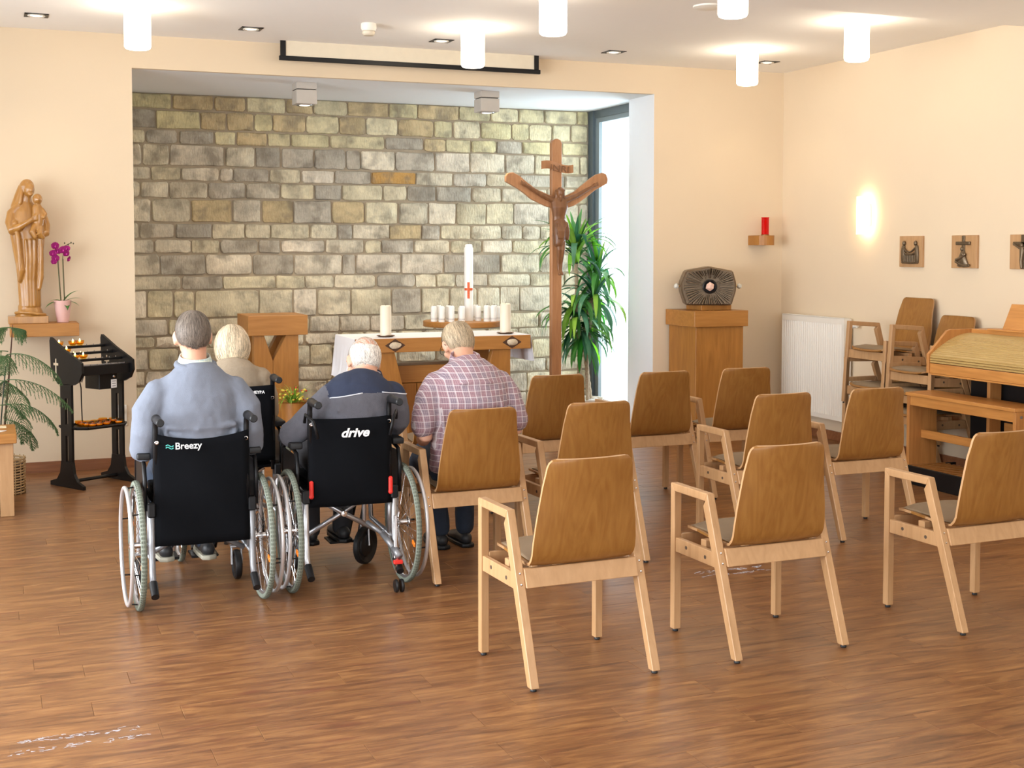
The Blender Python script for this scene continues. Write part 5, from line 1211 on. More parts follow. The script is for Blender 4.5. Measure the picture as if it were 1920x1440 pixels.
def wheelchair(label, loc, rz, style):
    t = thing('wheelchair', label, 'wheelchair', loc, rz, None)
    cx_ = style['half']; yb_ = -.075; ztop, zbot = style['top'], style['bottom']; gz = style['grip']
    for s in (-1, 1): wheel_parts(t, s)
    # backrest upholstery, sagging to the rear
    bm = B(); nx, nz = 14, 12; G = {}
    for d in (0, 1):
        for i in range(nx+1):
            for j in range(nz+1):
                u = -1+2*i/nx; v = j/nz; z = zbot+(ztop-zbot)*v-(.022*(1-u*u) if v > .5 else 0)*(v-.5)*2*style.get('sag', 1)
                y = yb_-.012-(.030*(1-u*u))*(.4+.6*math.sin(math.pi*min(1, v*1.1+.05)))+d*.010+.004*math.sin(u*5+v*7)
                G[d, i, j] = bm.verts.new((u*(cx_+.008), y, z))
    for i in range(nx):
        for j in range(nz):
            bm.faces.new((G[0, i, j], G[0, i+1, j], G[0, i+1, j+1], G[0, i, j+1])); bm.faces.new((G[1, i, j], G[1, i, j+1], G[1, i+1, j+1], G[1, i+1, j]))
    for i in range(nx):
        for j in (0, nz): bm.faces.new((G[0, i, j], G[0, i+1, j], G[1, i+1, j], G[1, i, j]))
    for j in range(nz):
        for i in (0, nx): bm.faces.new((G[0, i, j], G[0, i, j+1], G[1, i, j+1], G[1, i, j]))
    back = mk('backrest', bm, M_black, t, True)
    for s in (-1, 1):
        bm = B(); x = s*cx_
        tube(bm, [(x, yb_, .47), (x, yb_, gz-.05), (x, yb_-.004, gz-.02), (x, yb_-.020, gz-.002), (x, yb_-.045, gz)], .0125, 12); mk('push_cane', bm, M_blackm, t, True)
        bm = B(); lathe(bm, [(0, -.155), (.014, -.155), (.018, -.150), (.0165, -.10), (.019, -.06), (.0175, -.015), (.021, -.008), (.021, .004), (0, .004)], (x, yb_-.035, gz), 16, 'Y'); mk('push_grip', bm, M_rubber, t, 'auto')
        bm = B(); lathe(bm, [(.004, -.002), (.009, -.004), (.010, 0)], (x-s*.004, yb_-.0135, gz-.11), 14, 'Y'); mk('screw', bm, M_chrome, t, True)
        # lower frame and tipping lever
        x2 = s*(cx_+.022)
        bm = B(); tube(bm, [(x2, yb_, .50), (x2, yb_, .30), (x2, yb_-.012, .18), (x2, yb_-.05, .125)], .0145, 12); mk('frame_tube', bm, M_frame if style['k'] == 1 else M_silver, t, True)
        bm = B(); tube(bm, [(x2, yb_-.035, .140), (x2, yb_-.11, .095)], [.019, .018], 12); mk('rubber_tip', bm, M_rubber, t, 'auto')
        bm = B(); tube(bm, [(x2, yb_, .47), (x2, .30, .49), (x2, .40, .47), (x2, .46, .36), (x2-s*.02, .52, .15)], .0125, 12); tube(bm, [(x2, yb_, .24), (x2, .36, .25), (x2, .40, .46)], .0125, 12); tube(bm, [(x2, 0, .24), (x2, 0, .47)], .0125, 12); mk('side_frame', bm, M_frame if style['k'] == 1 else M_silver, t, True)
        bm = B(); tube(bm, [(x2, 0, .295), (s*.262, 0, .295)], .010, 10); mk('axle', bm, M_chrome, t)
        bm = B(); box(bm, x2-.018, x2+.018, yb_-.022, yb_+.022, .435, .50, .006); mk('cane_bracket', bm, M_blackm, t)
        # armrest
        xa = s*.252
        bm = B(); tube(bm, [(xa, -.05, .46), (xa, -.06, .60), (xa, -.03, .67), (xa, .05, .685), (xa, .24, .685), (xa, .28, .66), (xa, .29, .50)], .010, 10); mk('armrest_tube', bm, M_blackm, t, True)
        bm = B(); box(bm, xa-.030, xa+.030, -.04, .29, .690, .722, .010, 3); mk('armrest_pad', bm, M_rubber, t, 'auto')
        bm = B(); box(bm, xa-.004, xa+.002, -.04, .28, .47, .66, .001); mk('side_guard', bm, M_blackm if s < 0 else M_frame, t)
        if style['k'] == 2:
            bm = B(); lathe(bm, [(0, -.010), (.012, -.008), (.012, .006), (0, .006)], (s*cx_, yb_-.016, .47), 12, 'Y'); box(bm, s*cx_-.010, s*cx_+.010, yb_-.032, yb_-.012, .46, .545, .006); mk('red_clamp', bm, M_red, t, 'auto')
            bm = B(); tube(bm, [(s*(cx_+.03), yb_-.02, gz-.10), (s*(cx_+.028), yb_-.03, gz-.06), (s*(cx_-.0), yb_-.075, gz-.09), (s*(cx_-.02), yb_-.085, gz-.17)], .008, 8); mk('brake_lever', bm, M_blackm, t, True)
        # caster
        cr = style['caster']; xc = s*(cx_+style.get('cx', 0)); yc = style['cy']
        bm = B(); lathe(bm, [(0, -.013), (cr*.55, -.012), (cr*.62, -.006), (cr-.012, -.017), (cr-.003, -.012), (cr, 0), (cr-.003, .012), (cr-.012, .017), (cr*.62, .006), (cr*.55, .012), (0, .013)], (xc, yc, cr), 28, 'X'); cw = mk('caster_wheel', bm, M_rubber, t, 'auto')
        if style['k'] == 2:
            cw.data.transform(Matrix.Translation((xc, yc, 0)) @ Matrix.Rotation(R(-48 if s > 0 else 20), 4, 'Z') @ Matrix.Translation((-xc, -yc, 0)))
        bm = B()
        fr_ = R(-48 if s > 0 else 20) if style['k'] == 2 else 0
        for q in (-.024, .024): tube(bm, [(xc+q*math.cos(fr_), yc+q*math.sin(fr_), cr), (xc+q*math.cos(fr_), yc+q*math.sin(fr_)+.02, cr*2+.012)], .006, 6)
        box(bm, xc-.03, xc+.03, yc-.0, yc+.04, cr*2+.008, cr*2+.02, .003); tube(bm, [(xc, yc+.02, cr*2+.02), (xc, yc+.02, .36)], .012, 10); tube(bm, [(xc, yc+.02, .33), (x2, yc-.0, .33)], .010, 8); mk('caster_fork', bm, M_silver, t)
        # leg rest
        xl = s*.11
        bm = B(); tube(bm, [(s*(cx_), .42, .44), (s*(cx_-.02), .50, .34), (s*(cx_-.05), .56, .13)], .010, 8); mk('legrest_tube', bm, M_blackm, t, True)
        bm = B(); prism(bm, [(s*.03, .50), (s*.165, .50), (s*.165, .64), (s*.03, .64)], 'Z', .095, .108, .003); mk('footplate', bm, M_blackm, t)
    bm = B(); G = []
    box(bm, -cx_-.01, cx_+.01, -.06, .37, .478, .492, .005); mk('seat_sling', bm, M_black, t)
    bm = B(); box(bm, -cx_+.01, cx_-.01, -.04, .38, .492, .53, .012, 3); mk('seat_cushion', bm, M_black, t, 'auto')
    for s in (-1, 1):
        bm = B(); tube(bm, [(s*-(cx_+.01), .08+.012*s, .23), (0, .08+.012*s, .345), (s*(cx_-.02), .08+.012*s, .455)], .0125, 12); mk('cross_brace', bm, M_silver if style['k'] != 1 else M_frame, t, True)
    bm = B(); lathe(bm, [(0, -.03), (.014, -.028), (.016, .0), (.016, .028), (0, .03)], (0, .08, .345), 14, 'Y'); mk('brace_pivot', bm, M_chrome, t, 'auto')
    if style['k'] == 2:
        bm = B(); tube(bm, [(.10, .0, .31), (.17, -.06, .25)], .011, 10); tube(bm, [(.165, -.055, .255), (.205, -.14, .19)], .015, 10); tube(bm, [(.20, -.13, .20), (.215, -.18, .165)], .018, 10); at = mk('antitip_tube', bm, M_frame, t, True)
        bm = B(); box(bm, .197, .213, -.150, -.135, .15, .36, .003); tube(bm, [(.205, -.17, .16), (.205, -.155, .085)], .008, 8); mk('antitip_bar', bm, M_chrome, t)
        bm = B(); box(bm, .185, .230, -.190, -.165, .130, .150, .004); mk('red_clip', bm, M_red, t)
        for q in (-.014, .014):
            bm = B(); lathe(bm, [(0, -.007), (.030, -.007), (.033, 0), (.030, .007), (0, .007)], (.205+q, -.20, .030), 18, 'X'); mk('antitip_wheel', bm, M_rubber, t, 'auto')
    return t, back
S1 = dict(k=1, half=.205, top=.815, bottom=.300, grip=.885, caster=.075, cy=.38, cx=.03, sag=1.4)
S2 = dict(k=2, half=.195, top=.842, bottom=.415, grip=.925, caster=.100, cy=.40, sag=.3)
S3 = dict(k=3, half=.205, top=.925, bottom=.52, grip=.965, caster=.075, cy=.36, sag=.3)
WA = (.900, 6.10, 0); WB = (1.612, 6.145, 0); WC = (1.205, 6.985, 0)
wa, ba = wheelchair('black wheelchair with grey frame holding the man in the light blue sweater', WA, R(0), S1)
wb, bb = wheelchair('black wheelchair with red clamps holding the man in the grey and navy fleece', WB, R(-1), S2)
wc, bc = wheelchair('black wheelchair far behind holding the woman in the beige cardigan', WC, R(-1), S3)
# antitip and tips of the second chair are seen from behind; print on the backrests
lettering('Breezy', .043, ba, (-.125, -.1225, .745), (R(90), 0, 0), bold=.0006)
bm = B()
for k in range(2):
    P_ = [(-.165+.034*j/8, -.121, .762-k*.010+.0045*math.sin(j/8*math.pi*2)) for j in range(9)]; tube(bm, P_, .0024, 6)
mk('wave_print', bm, M_teal, ba)
lettering('drive', .060, bb, (-.058, -.1265, .752), (R(90), 0, 0), shear=.28, bold=.0018, sx=1.12)
lettering('MEYRA', .021, bc, (.088, -.122, .884), (R(90), 0, 0), bold=.0008)

# ------------------------------------------------------------------ people
def head_frame(c, pitch, yaw, roll): return Matrix.Translation(c) @ Euler((R(-pitch), R(roll), R(yaw)), 'XYZ').to_matrix().to_4x4()
CR = (.0775, .099, .103); CC = Vector((0, -.012, .015))
def hand(bm, w, d, side, up=(0, 0, 1)):
    """palm, four curled fingers and a thumb starting at the wrist w, pointing along d"""
    w = Vector(w); d = Vector(d).normalized(); up = Vector(up); sd = d.cross(up).normalized()*side; dn = -up
    chain(bm, [tuple(w)+(.028, .022), tuple(w+d*.03)+(.034, .016), tuple(w+d*.075)+(.040, .014)], 12, tuple(sd))
    for k, L in enumerate((.070, .080, .075, .058)):
        o_ = w+d*.070+sd*(-.030+.0205*k)
        p1 = o_+d*L*.45+dn*.006; p2 = p1+(d*.75+dn*.65).normalized()*L*.32; p3 = p2+(d*.25+dn).normalized()*L*.26
        chain(bm, [tuple(o_)+(.0095,), tuple(p1)+(.009,), tuple(p2)+(.0082,), tuple(p3)+(.007,)], 8)
    o_ = w+d*.025-sd*.028
    chain(bm, [tuple(o_)+(.013,), tuple(o_+d*.03-sd*.022+dn*.008)+(.011,), tuple(o_+d*.058-sd*.020+dn*.016)+(.009,)], 8)
def hair_piece(t, M, mat, mask, length, thick, n_strand, crown, seed, width=.0011, flowz=.55):
    rn = random.Random(seed); bm = B(); cr_ = Vector(crown).normalized()
    # scalp layer of hair
    U, V_ = 44, 30; grid = {}
    def pos(d, k): return Vector((CC.x+d.x*CR[0]*k, CC.y+d.y*CR[1]*k, CC.z+d.z*CR[2]*k))
    for i in range(U):
        for j in range(V_+1):
            a_, b_ = 2*math.pi*i/U, math.pi*j/V_; d = Vector((math.sin(b_)*math.cos(a_), math.sin(b_)*math.sin(a_), math.cos(b_))); grid[i, j] = d
    vs_ = {}
    def vert(i, j):
        i %= U
        if (i, j) not in vs_:
            d = grid[i, j]; e = max(0, mask(d)); vs_[i, j] = bm.verts.new(pos(d, 1.0+thick*min(1, e*3+.15)))
        return vs_[i, j]
    for i in range(U):
        for j in range(V_):
            c = (grid[i, j]+grid[(i+1) % U, j]+grid[i, j+1]+grid[(i+1) % U, j+1]).normalized()
            if mask(c) > 0.0:
                q = []
                for v in (vert(i, j), vert(i+1, j), vert(i+1, j+1), vert(i, j+1)):
                    if v not in q: q.append(v)
                if len(q) > 2:
                    try: bm.faces.new(q)
                    except ValueError: pass
    made = 0; tries = 0
    while made < n_strand and tries < n_strand*12:
        tries += 1
        d = Vector((rn.gauss(0, 1), rn.gauss(0, 1), rn.gauss(0, 1))).normalized(); m_ = mask(d)
        if m_ < -.06 or (m_ < .05 and rn.random() < .45): continue
        made += 1; L = length*rn.uniform(.6, 1.15); k0 = 1.0+thick*rn.uniform(.4, 1.1)*min(1, .3+max(0, m_)*3); pts = []; n = 5
        jit = Vector((rn.gauss(0, .16), rn.gauss(0, .16), 0))
        for k in range(n+1):
            pts.append(pos(d, k0+.012*math.sin(k/n*math.pi)+(.006 if k == n else 0)))
            fl = (d-cr_*d.dot(cr_))
            fl = fl.normalized() if fl.length > .02 else Vector((0, -1, 0))
            fl = fl*(1-flowz)+Vector((0, 0, -1))*flowz+jit*.5
            fl = (fl-d*fl.dot(d)); fl = fl.normalized() if fl.length > .01 else fl
            d = (d+fl*(L/n)/.085).normalized()
        sd = (pts[1]-pts[0]).cross(pts[0]-CC).normalized()*width
        rows = [(bm.verts.new(p-sd*(1-k/(n+1))), bm.verts.new(p+sd*(1-k/(n+1)))) for k, p in enumerate(pts)]
        mi_ = rn.choice((0, 1, 1, 2))
        for a_, b_ in zip(rows, rows[1:]): bm.faces.new((a_[0], a_[1], b_[1], b_[0])).material_index = mi_
    bm.transform(M)
    me = bpy.data.meshes.new('hair'); bm.to_mesh(me); bm.free(); me.shade_smooth()
    for m_ in (mat if isinstance(mat, list) else [mat]*3): me.materials.append(m_)
    o = bpy.data.objects.new('hair', me); COL.objects.link(o); o.parent = t; return o
def person(label, loc, rz, S):
    bm = B(); hm = head_frame(S['head'], *S['hrot'])
    # head
    b2 = bmesh.new()
    ball(b2, tuple(CC), CR, u=24, v=18)
    ball(b2, (0, .030, -.040), (.058, .062, .066), u=20, v=14); ball(b2, (0, .055, -.088), (.030, .030, .026))
    ball(b2, (0, -.030, -.035), (.062, .065, .05), u=18, v=12)
    chain(b2, [(0, .088, .010, .008), (0, .100, -.015, .010), (0, .106, -.032, .014, .012)], 10)
    for s in (-1, 1):
        ball(b2, (s*.030, .084, .018), (.020, .010, .008)); ball(b2, (s*.040, .066, -.028), (.022, .018, .020))
        e_ = Matrix.Rotation(R(-s*22), 4, 'Z') @ Matrix.Rotation(R(-12), 4, 'X')
        ball(b2, (s*.083, -.004, -.010), (.007, .019, .031), e_); ball(b2, (s*.080, .002, -.034), (.008, .011, .012))
    ball(b2, (0, .090, -.058), (.022, .010, .006)); ball(b2, (0, .089, -.067), (.020, .010, .006))
    add(bm, b2, hm)
    nk = S['neck']; hb = hm @ Vector((0, -.022, -.045))
    chain(bm, [nk[0]+(.064, .058), tuple(Vector(nk[0]).lerp(hb, .5))+(.057, .054), tuple(hb)+(.058, .058)], 16)
    g = .021
    chain(bm, [tuple(p[:3])+(max(.02, p[3]-g), max(.02, p[4]-g)) for p in S['torso']], 24, cap=.25)
    for arm in S['arms']:
        chain(bm, [tuple(p[:3])+(max(.016, p[3]-(.024 if i_ < 3 else .012)),) for i_, p in enumerate(arm['pts'])], 14)
        hand(bm, arm['hand'][0], arm['hand'][1], arm['side'], arm.get('up', (0, 0, 1)))
    for leg in S['legs']: chain(bm, [tuple(p[:3])+(max(.02, p[3]-g),) for p in leg], 14)
    body = fused('person', bm, M_skin if 'skin' not in S else S['skin'], None, voxel=.0065, smooth=3)
    body.location = loc; body.rotation_euler = (0, 0, rz); setp(body, label, 'person')
    for s in (-1, 1):
        b3 = B(); ball(b3, tuple(hm @ Vector((s*.030, .086, .006))), .0095, u=12, v=8); e_ = mk('eye', b3, plain('eye_white', (.7, .68, .64), .2), body, True)
    # clothes
    bm = B(); chain(bm, S['torso'], 28, cap=.25)
    L_, R_ = S['arms'][0]['pts'][0], S['arms'][1]['pts'][0]; nx, ny, nz = S['torso'][-1][:3]
    for A_ in (L_, R_):
        chain(bm, [(A_[0], A_[1], A_[2]-.01, .070, .066), (A_[0]*.72+nx*.28, A_[1]*.7+ny*.3, A_[2]*.70+nz*.30-.028, .074), (A_[0]*.38+nx*.62, A_[1]*.4+ny*.6, A_[2]*.40+nz*.60-.036, .072), (nx, ny, nz-.055, .062)], 14, (0, 1, 0))
    for arm in S['arms']: chain(bm, arm['sleeve'] if 'sleeve' in arm else arm['pts'][:-1], 16)
    for extra in S.get('folds', []): chain(bm, extra, 8)
    top = fused(S['topname'], bm, S['topmat'], body, voxel=.0075, smooth=S.get('smooth', 4), disp=S.get('disp', .014), dsize=S.get('dsize', .10))
    bm = B()
    for leg in S['legs']: chain(bm, leg, 16)
    h = S['torso'][0]; chain(bm, [(h[0]-.06, h[1]+.02, h[2]-.0, .12), (h[0]+.06, h[1]+.02, h[2], .12)], 16)
    fused('trousers', bm, S.get('legmat', M_jeans), body, voxel=.009, smooth=3, disp=.008)
    for f in S['feet']:
        bm = B(); fx, fy, fz = f
        chain(bm, [(fx, fy-.05, fz+.045, .034, .038), (fx, fy+.02, fz+.05, .038, .040), (fx, fy+.10, fz+.040, .044, .028), (fx, fy+.17, fz+.032, .038, .020)], 16)
        sh = fused('shoe', bm, M_shoe, body, voxel=.006, smooth=2, decimate=.5)
        bm = B(); q = [(fx-.036, fy-.085), (fx-.046, fy+.02), (fx-.050, fy+.12), (fx-.032, fy+.20), (fx, fy+.215), (fx+.032, fy+.20), (fx+.050, fy+.12), (fx+.046, fy+.02), (fx+.036, fy-.085), (fx, fy-.10)]
        prism(bm, q, 'Z', fz, fz+.022, .004); mk('shoe_sole', bm, S.get('sole', M_rubber), sh, 'auto')
    return body, top, hm
def hair_mat(name, c): return [plain(name, c, .5, noise_amt=.3, scale=60, spec=.3), plain(name+'_light', tuple(min(1, q*1.45) for q in c), .45, spec=.3), plain(name+'_dark', tuple(q*.55 for q in c), .5, spec=.3)]

# man in the light blue sweater
M_blue = plain('light_blue_knit', (.185, .207, .258), .9, noise_amt=.05, bump=.25, scale=60)
M_bluer = plain('light_blue_rib', (.175, .197, .245), .9, noise_amt=.08, bump=.3, scale=90)
SA = dict(head=(-.012, .075, 1.245), hrot=(8, 0, 0), neck=[(-.008, .045, 1.075)],
    torso=[(0, .09, .55, .19, .13), (0, .08, .64, .20, .145), (0, .055, .76, .205, .15), (0, .035, .88, .205, .138), (-.002, .028, .97, .195, .122), (-.004, .030, 1.045, .155, .10), (-.006, .040, 1.105, .095, .080)],
    arms=[dict(side=1, pts=[(-.175, .03, .985, .070), (-.222, .015, .90, .076), (-.240, .0, .80, .068), (-.250, .02, .735, .062), (-.235, .15, .725, .052), (-.19, .27, .735, .040)], hand=((-.19, .27, .735), (.35, 1, -.1))),
          dict(side=-1, pts=[(.170, .03, .985, .070), (.215, .015, .90, .076), (.232, .0, .80, .068), (.245, .02, .735, .062), (.225, .15, .725, .052), (.18, .27, .735, .040)], hand=((.18, .27, .735), (-.35, 1, -.1)))],
    legs=[[(-.09, .10, .565, .085), (-.11, .42, .60, .072), (-.12, .50, .56, .065), (-.11, .52, .30, .055), (-.10, .52, .18, .05)], [(.09, .10, .565, .085), (.11, .42, .60, .072), (.12, .50, .56, .065), (.11, .50, .30, .055), (.10, .49, .18, .05)]],
    feet=[(-.10, .50, .108), (.10, .47, .108)], sole=M_sole, topname='sweater', topmat=M_blue, disp=.012, dsize=.09,
    folds=[[(-.15, -.070, .842, .016), (-.02, -.092, .828, .016), (.15, -.070, .840, .016)], [(-.17, -.04, .86, .012), (-.15, -.07, .78, .012)], [(.17, -.04, .86, .012), (.15, -.07, .78, .012)]])
pa, _, hm = person('man with brown grey hair in a light blue sweater sitting in a wheelchair', WA, 0, SA)
def maskA(d): # full at the back, thin and receding on top
    lim = -1.02+.75*max(0, d.y+.45)+.72*abs(d.x)
    thin = (d.angle(Vector((.08, .12, 1)).normalized())-.42)*.9
    return min(d.z-lim, .30-d.y+.25*max(0, d.z), thin, 1)
hm_a = hair_mat('brown_grey_hair', (.155, .125, .10))
hair_piece(pa, hm, hm_a, maskA, .05, .06, 3800, (.05, -.30, .95), 1, flowz=.35)
bm = B(); tube(bm, [(-.006+.083*math.cos(a_), .040+.068*math.sin(a_), 1.112+.014*math.sin(a_)) for a_ in [2*math.pi*k/40 for k in range(40)]], .0155, 10, closed=True); mk('ribbed_collar', bm, M_bluer, pa, True)
MP1 = plaid_material('mint_plaid', (.66, .72, .66), (.25, .42, .42), (.50, .62, .66), (.80, .80, .62), .024)
def collar(t, c, rx, ry, h, mat, tilt=.016, r=.008, spread=.012):
    bm = B(); n = 40; rows = []
    for k in range(n):
        a_ = 2*math.pi*k/n; cx_, sy_ = math.cos(a_), math.sin(a_); zt = tilt*sy_
        rows.append([bm.verts.new((c[0]+(rx+o_)*cx_, c[1]+(ry+o_)*sy_, c[2]+zt+z)) for o_, z in ((spread, 0), (.002, h*.8), (0, h), (-.004, h*.95), (-.004, 0))])
    for p, q in zip(rows, rows[1:]+rows[:1]):
        for i in range(4): bm.faces.new((p[i], p[i+1], q[i+1], q[i]))
    return mk('shirt_collar', bm, mat, t, True)
collar(pa, (-.007, .046, 1.118), .070, .060, .036, MP1)

# woman in the beige cardigan
M_beige = plain('beige_knit', (.36, .285, .20), .95, noise_amt=.12, bump=.5, scale=80)
SC_ = dict(head=(.030, .150, 1.095), hrot=(22, 0, 2), neck=[(.03, .085, 1.02)],
    torso=[(0, .10, .56, .17, .12), (.01, .07, .70, .17, .125), (.015, .045, .84, .172, .12), (.02, .045, .93, .168, .11), (.025, .060, .99, .145, .10), (.028, .078, 1.03, .095, .08)],
    arms=[dict(side=1, pts=[(-.135, .05, .95, .062), (-.185, .03, .84, .062), (-.20, .05, .76, .055), (-.16, .18, .74, .046), (-.10, .27, .70, .036)], hand=((-.10, .27, .70), (.6, 1, -.3))),
          dict(side=-1, pts=[(.165, .05, .95, .060), (.20, .03, .85, .058), (.215, .06, .76, .052), (.17, .18, .74, .046), (.11, .27, .70, .036)], hand=((.11, .27, .70), (-.6, 1, -.3)))],
    legs=[[(-.08, .10, .57, .08), (-.09, .40, .60, .07), (-.10, .48, .55, .06), (-.10, .52, .30, .05), (-.10, .53, .18, .045)], [(.08, .10, .57, .08), (.09, .40, .60, .07), (.10, .48, .55, .06), (.10, .52, .30, .05), (.10, .53, .18, .045)]],
    feet=[(-.10, .53, .108), (.10, .53, .108)], topname='cardigan', topmat=M_beige, disp=.010, legmat=plain('grey_trousers', (.10, .09, .09), .9))
pc, _, hm = person('woman with white blonde hair in a beige cardigan sitting in the farther wheelchair', WC, 0, SC_)
def maskC(d):
    lim = -1.05+.75*max(0, d.y+.25)
    return min(d.z-lim, .50-d.y+.3*max(0, d.z), 1)
hair_piece(pc, hm, hair_mat('white_blonde_hair', (.60, .49, .34)), maskC, .075, .24, 4200, (-.1, -.2, .95), 2, width=.0016, flowz=.5)
collar(pc, (.032, .088, 1.018), .068, .060, .024, plain('pale_yellow_cloth', (.72, .62, .26), .8))

# man in the grey and navy fleece, leaning to his right armrest
M_greyf = plain('grey_fleece', (.105, .105, .125), .95, noise_amt=.15, bump=.3, scale=50)
M_navy = plain('navy_fleece', (.022, .030, .060), .9, noise_amt=.15, bump=.2, scale=50)
M_pipe = plain('pale_piping', (.62, .64, .70), .6)
SB = dict(head=(.145, .200, 1.085), hrot=(26, 6, 9), neck=[(.135, .115, 1.0)],
    torso=[(.02, .10, .56, .18, .13), (.03, .07, .68, .185, .14), (.05, .04, .80, .185, .135), (.085, .040, .88, .19, .13), (.105, .055, .945, .182, .115), (.118, .078, .985, .145, .095), (.128, .095, 1.01, .095, .080)],
    arms=[dict(side=1, pts=[(-.055, .06, .925, .072), (-.13, .04, .86, .072), (-.21, .03, .79, .070), (-.262, .05, .752, .064), (-.235, .17, .752, .052), (-.17, .30, .745, .040)], hand=((-.17, .30, .745), (.5, 1, -.1))),
          dict(side=-1, pts=[(.250, .06, .925, .068), (.272, .05, .85, .066), (.280, .06, .79, .062), (.272, .10, .765, .056), (.235, .22, .745, .050), (.18, .32, .735, .040)], hand=((.18, .32, .735), (-.5, 1, -.1)))],
    legs=[[(-.07, .10, .565, .085), (-.09, .42, .60, .072), (-.10, .50, .56, .064), (-.07, .50, .30, .055), (-.06, .51, .18, .05)], [(.10, .10, .565, .085), (.12, .42, .60, .072), (.13, .50, .56, .064), (.12, .52, .30, .055), (.11, .53, .18, .05)]],
    feet=[(-.065, .53, .108), (.11, .53, .108)], topname='fleece_jacket', topmat=M_greyf, disp=.014, legmat=plain('dark_trousers', (.03, .03, .035), .9),
    folds=[[(-.06, -.06, .87, .008), (.05, -.075, .845, .010), (.16, -.06, .865, .008), (.24, -.02, .90, .008)], [(-.02, -.055, .92, .007), (.10, -.062, .90, .009), (.20, -.04, .925, .007)]])
pb, tb, hm = person('balding man with thin white hair in a grey and navy fleece sitting in a wheelchair', WB, 0, SB)
tb.data.materials.append(M_navy)
for p in tb.data.polygons:                                        # navy yoke above the pale piping
    c = p.center; xr_ = abs(c.x-.115)
    if c.z > .952-.16*max(0, xr_-.05) and xr_ < .205 and c.z > .905: p.material_index = 1
dgp = bpy.context.evaluated_depsgraph_get(); dgp.update()
def drape(tgt, pts, r, mat, name, parent, off=.002):
    """lay a thin cord on the back of a garment"""
    out = []
    for x, z in pts:
        ok, loc_, nr, _ = tgt.ray_cast(Vector((x, -.6, z)), Vector((0, 1, 0)))
        if ok: out.append(loc_+nr*off)
    if len(out) > 2:
        bm = B(); tube(bm, out, r, 6); return mk(name, bm, mat, parent, True)
for s in (-1, 1):
    drape(tb, [(.115+s*(.05+.15*k/12), .952-.16*.15*k/12-.0) for k in range(13)], .0032, M_pipe, 'piping', tb)
collar(pb, (.130, .104, 1.004), .078, .068, .034, M_navy, spread=.012)
o = collar(pb, (.130, .104, 1.026), .077, .067, .006, M_pipe, spread=.002); o.name = 'piping'
def fringe(bald_r, low=-.62, front=.42, tilt_=-.10):
    cb = Vector((0, tilt_, 1)).normalized()
    def f(d):
        lim = low-.28+.75*max(0, d.y+.45)+.5*abs(d.x)
        ang = d.angle(cb)
        return min(d.z-lim, front-d.y+.2*max(0, d.z), (ang-bald_r)*1.2)
    return f
hair_piece(pb, hm, hair_mat('thin_white_hair', (.68, .62, .56)), fringe(.98, tilt_=-.28), .05, .035, 2600, (.1, .1, 1), 3, width=.0010, flowz=.45)
hair_piece(pb, hm, hair_mat('thin_white_hair', (.68, .62, .56)), lambda d: -.05+.045*(1 if d.z > .2 and d.y < .6 else -1), .05, .02, 420, (0, .9, .3), 31, width=.0008, flowz=.1)

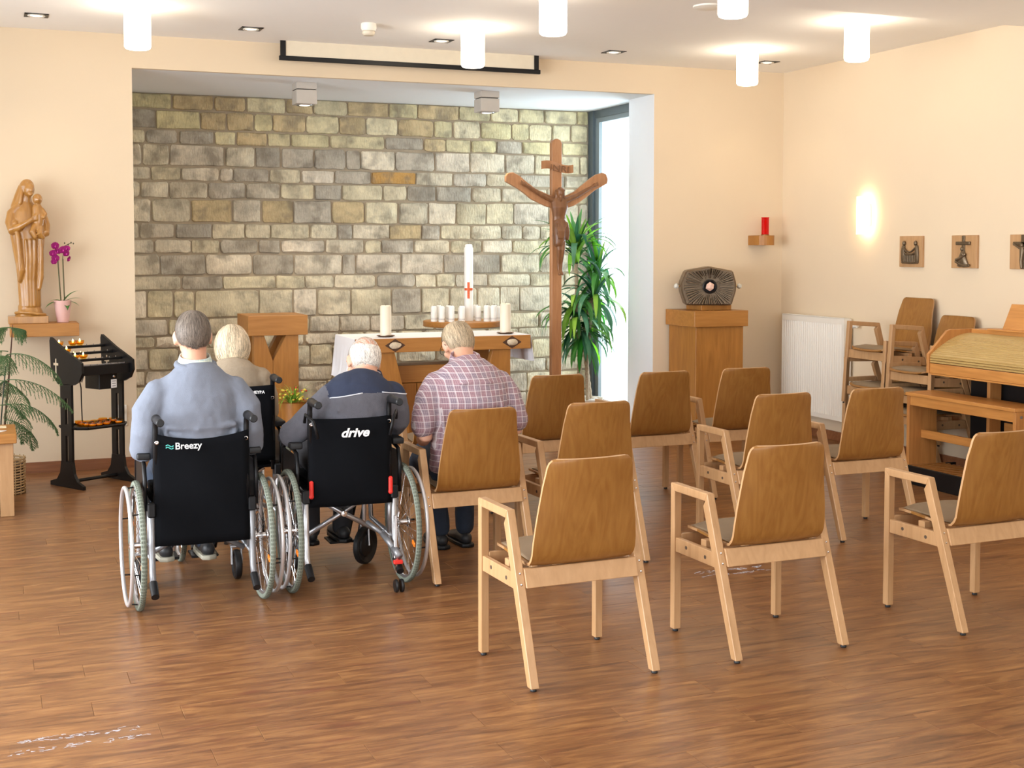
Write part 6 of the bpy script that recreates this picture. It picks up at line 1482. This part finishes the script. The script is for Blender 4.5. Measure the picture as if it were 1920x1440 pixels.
# man in the checked shirt
MP2 = plaid_material('red_navy_check', (.43, .335, .365), (.11, .09, .15), (.44, .16, .16), (.74, .68, .69), .030)
M_tan = plain('tanned_skin', (.50, .235, .14), .5, noise_amt=.08, scale=20)
SD = dict(head=(.035, .250, 1.148), hrot=(30, 8, -3), neck=[(.030, .135, 1.055)],
    torso=[(0, .06, .52, .185, .13), (0, .04, .64, .185, .135), (.005, .02, .76, .19, .132), (.015, .02, .87, .20, .13), (.022, .035, .95, .205, .12), (.027, .065, 1.01, .17, .105), (.030, .10, 1.055, .10, .082)],
    arms=[dict(side=1, pts=[(-.150, .06, .965, .072), (-.200, .045, .88, .070), (-.222, .02, .78, .060), (-.232, -.005, .70, .050), (-.215, .08, .675, .048), (-.16, .22, .685, .038), (-.13, .26, .69, .032)], sleeve=[(-.150, .06, .955, .070), (-.198, .045, .88, .070), (-.226, .02, .80, .068), (-.236, .01, .755, .066)], hand=((-.13, .26, .69), (.5, 1, -.2))),
          dict(side=-1, pts=[(.195, .06, .965, .070), (.240, .045, .88, .068), (.262, .03, .79, .058), (.270, .02, .71, .050), (.245, .10, .68, .046), (.19, .23, .685, .038), (.16, .27, .69, .032)], sleeve=[(.195, .06, .955, .068), (.240, .045, .88, .068), (.266, .03, .81, .066), (.276, .02, .765, .064)], hand=((.16, .27, .69), (-.5, 1, -.2)))],
    legs=[[(-.09, .08, .545, .085), (-.11, .38, .55, .072), (-.11, .46, .50, .064), (.00, .50, .28, .055), (.03, .52, .11, .052)], [(.09, .08, .545, .085), (.12, .38, .55, .072), (.14, .46, .50, .064), (.16, .50, .28, .055), (.17, .52, .11, .052)]],
    feet=[(.03, .55, .0), (.17, .55, .0)], topname='checked_shirt', topmat=MP2, disp=.016, dsize=.08, smooth=3,
    folds=[[(-.12, -.06, .90, .006), (-.05, -.10, .82, .008), (.0, -.10, .72, .006)], [(.14, -.06, .92, .006), (.16, -.08, .84, .009), (.15, -.09, .74, .006)], [(-.15, -.03, .93, .008), (-.155, -.06, .80, .010), (-.15, -.07, .68, .008)], [(.19, -.03, .93, .008), (.19, -.05, .80, .010), (.185, -.07, .70, .008)], [(-.10, -.085, .97, .005), (.02, -.085, .975, .005), (.14, -.085, .97, .005)]])
pd_, _, hm = person('man with bowed head in a red checked short sleeved shirt sitting on an armchair', (2.272, 6.225, 0), 0, SD)
collar(pd_, (.031, .122, 1.052), .078, .066, .048, MP2, tilt=.02, spread=.012)
hair_piece(pd_, hm, hair_mat('sandy_grey_hair', (.43, .335, .22)), fringe(.48, low=-.55), .045, .06, 3400, (0, -.1, 1), 4, width=.0011, flowz=.6)
bm = B()
for s in (-1, 1):
    tube(bm, [tuple(hm @ Vector(p)) for p in ((s*.068, .085, .010), (s*.083, .02, .008), (s*.086, -.005, .004), (s*.084, -.022, -.012))], .0016, 6)
    tube(bm, [tuple(hm @ Vector((s*.034+.027*math.cos(a_), .104, .004+.019*math.sin(a_)))) for a_ in [2*math.pi*k/16 for k in range(16)]], .0015, 6, closed=True)
tube(bm, [tuple(hm @ Vector(p)) for p in ((-.008, .106, .008), (0, .110, .011), (.008, .106, .008))], .0015, 6)
mk('glasses', bm, M_blackm, pd_)

# small scuffed film patches on the floor
for (x, y, w_, h_, lab, sd_) in ((.25, 4.53, .42, .13, 'clear scuffed tape patch on the floor in the lower left corner', 1), (3.5, 5.68, .40, .10, 'clear scuffed tape patch on the floor under the middle row of chairs', 2)):
    rr_ = random.Random(sd_); t = thing('floor_tape', lab, 'tape', (x, y, 0))
    bm = B(); box(bm, -w_/2, 0, -h_/2, h_/2, .0003, .0007); box(bm, .005, w_/2, -h_/2+.01, h_/2-.004, .0003, .0007); mk('tape_film', bm, glassy('clear_tape', (.995, .995, 1.0), rough=.12), t)
    bm = B()
    for k in range(70):
        a0 = Vector((rr_.uniform(-w_/2, w_/2), rr_.choice((-1, 1))*rr_.uniform(.2, .5)*h_*.98, .0012)); ps = [a0]
        for j in range(4): ps.append(ps[-1]+Vector((rr_.uniform(-.014, .016), rr_.uniform(-.007, .007), 0)))
        tube(bm, ps, .0006, 3)
    o = mk('creases', bm, plain('tape_crease', (.55, .56, .62), .3), t); o['kind'] = 'stuff'
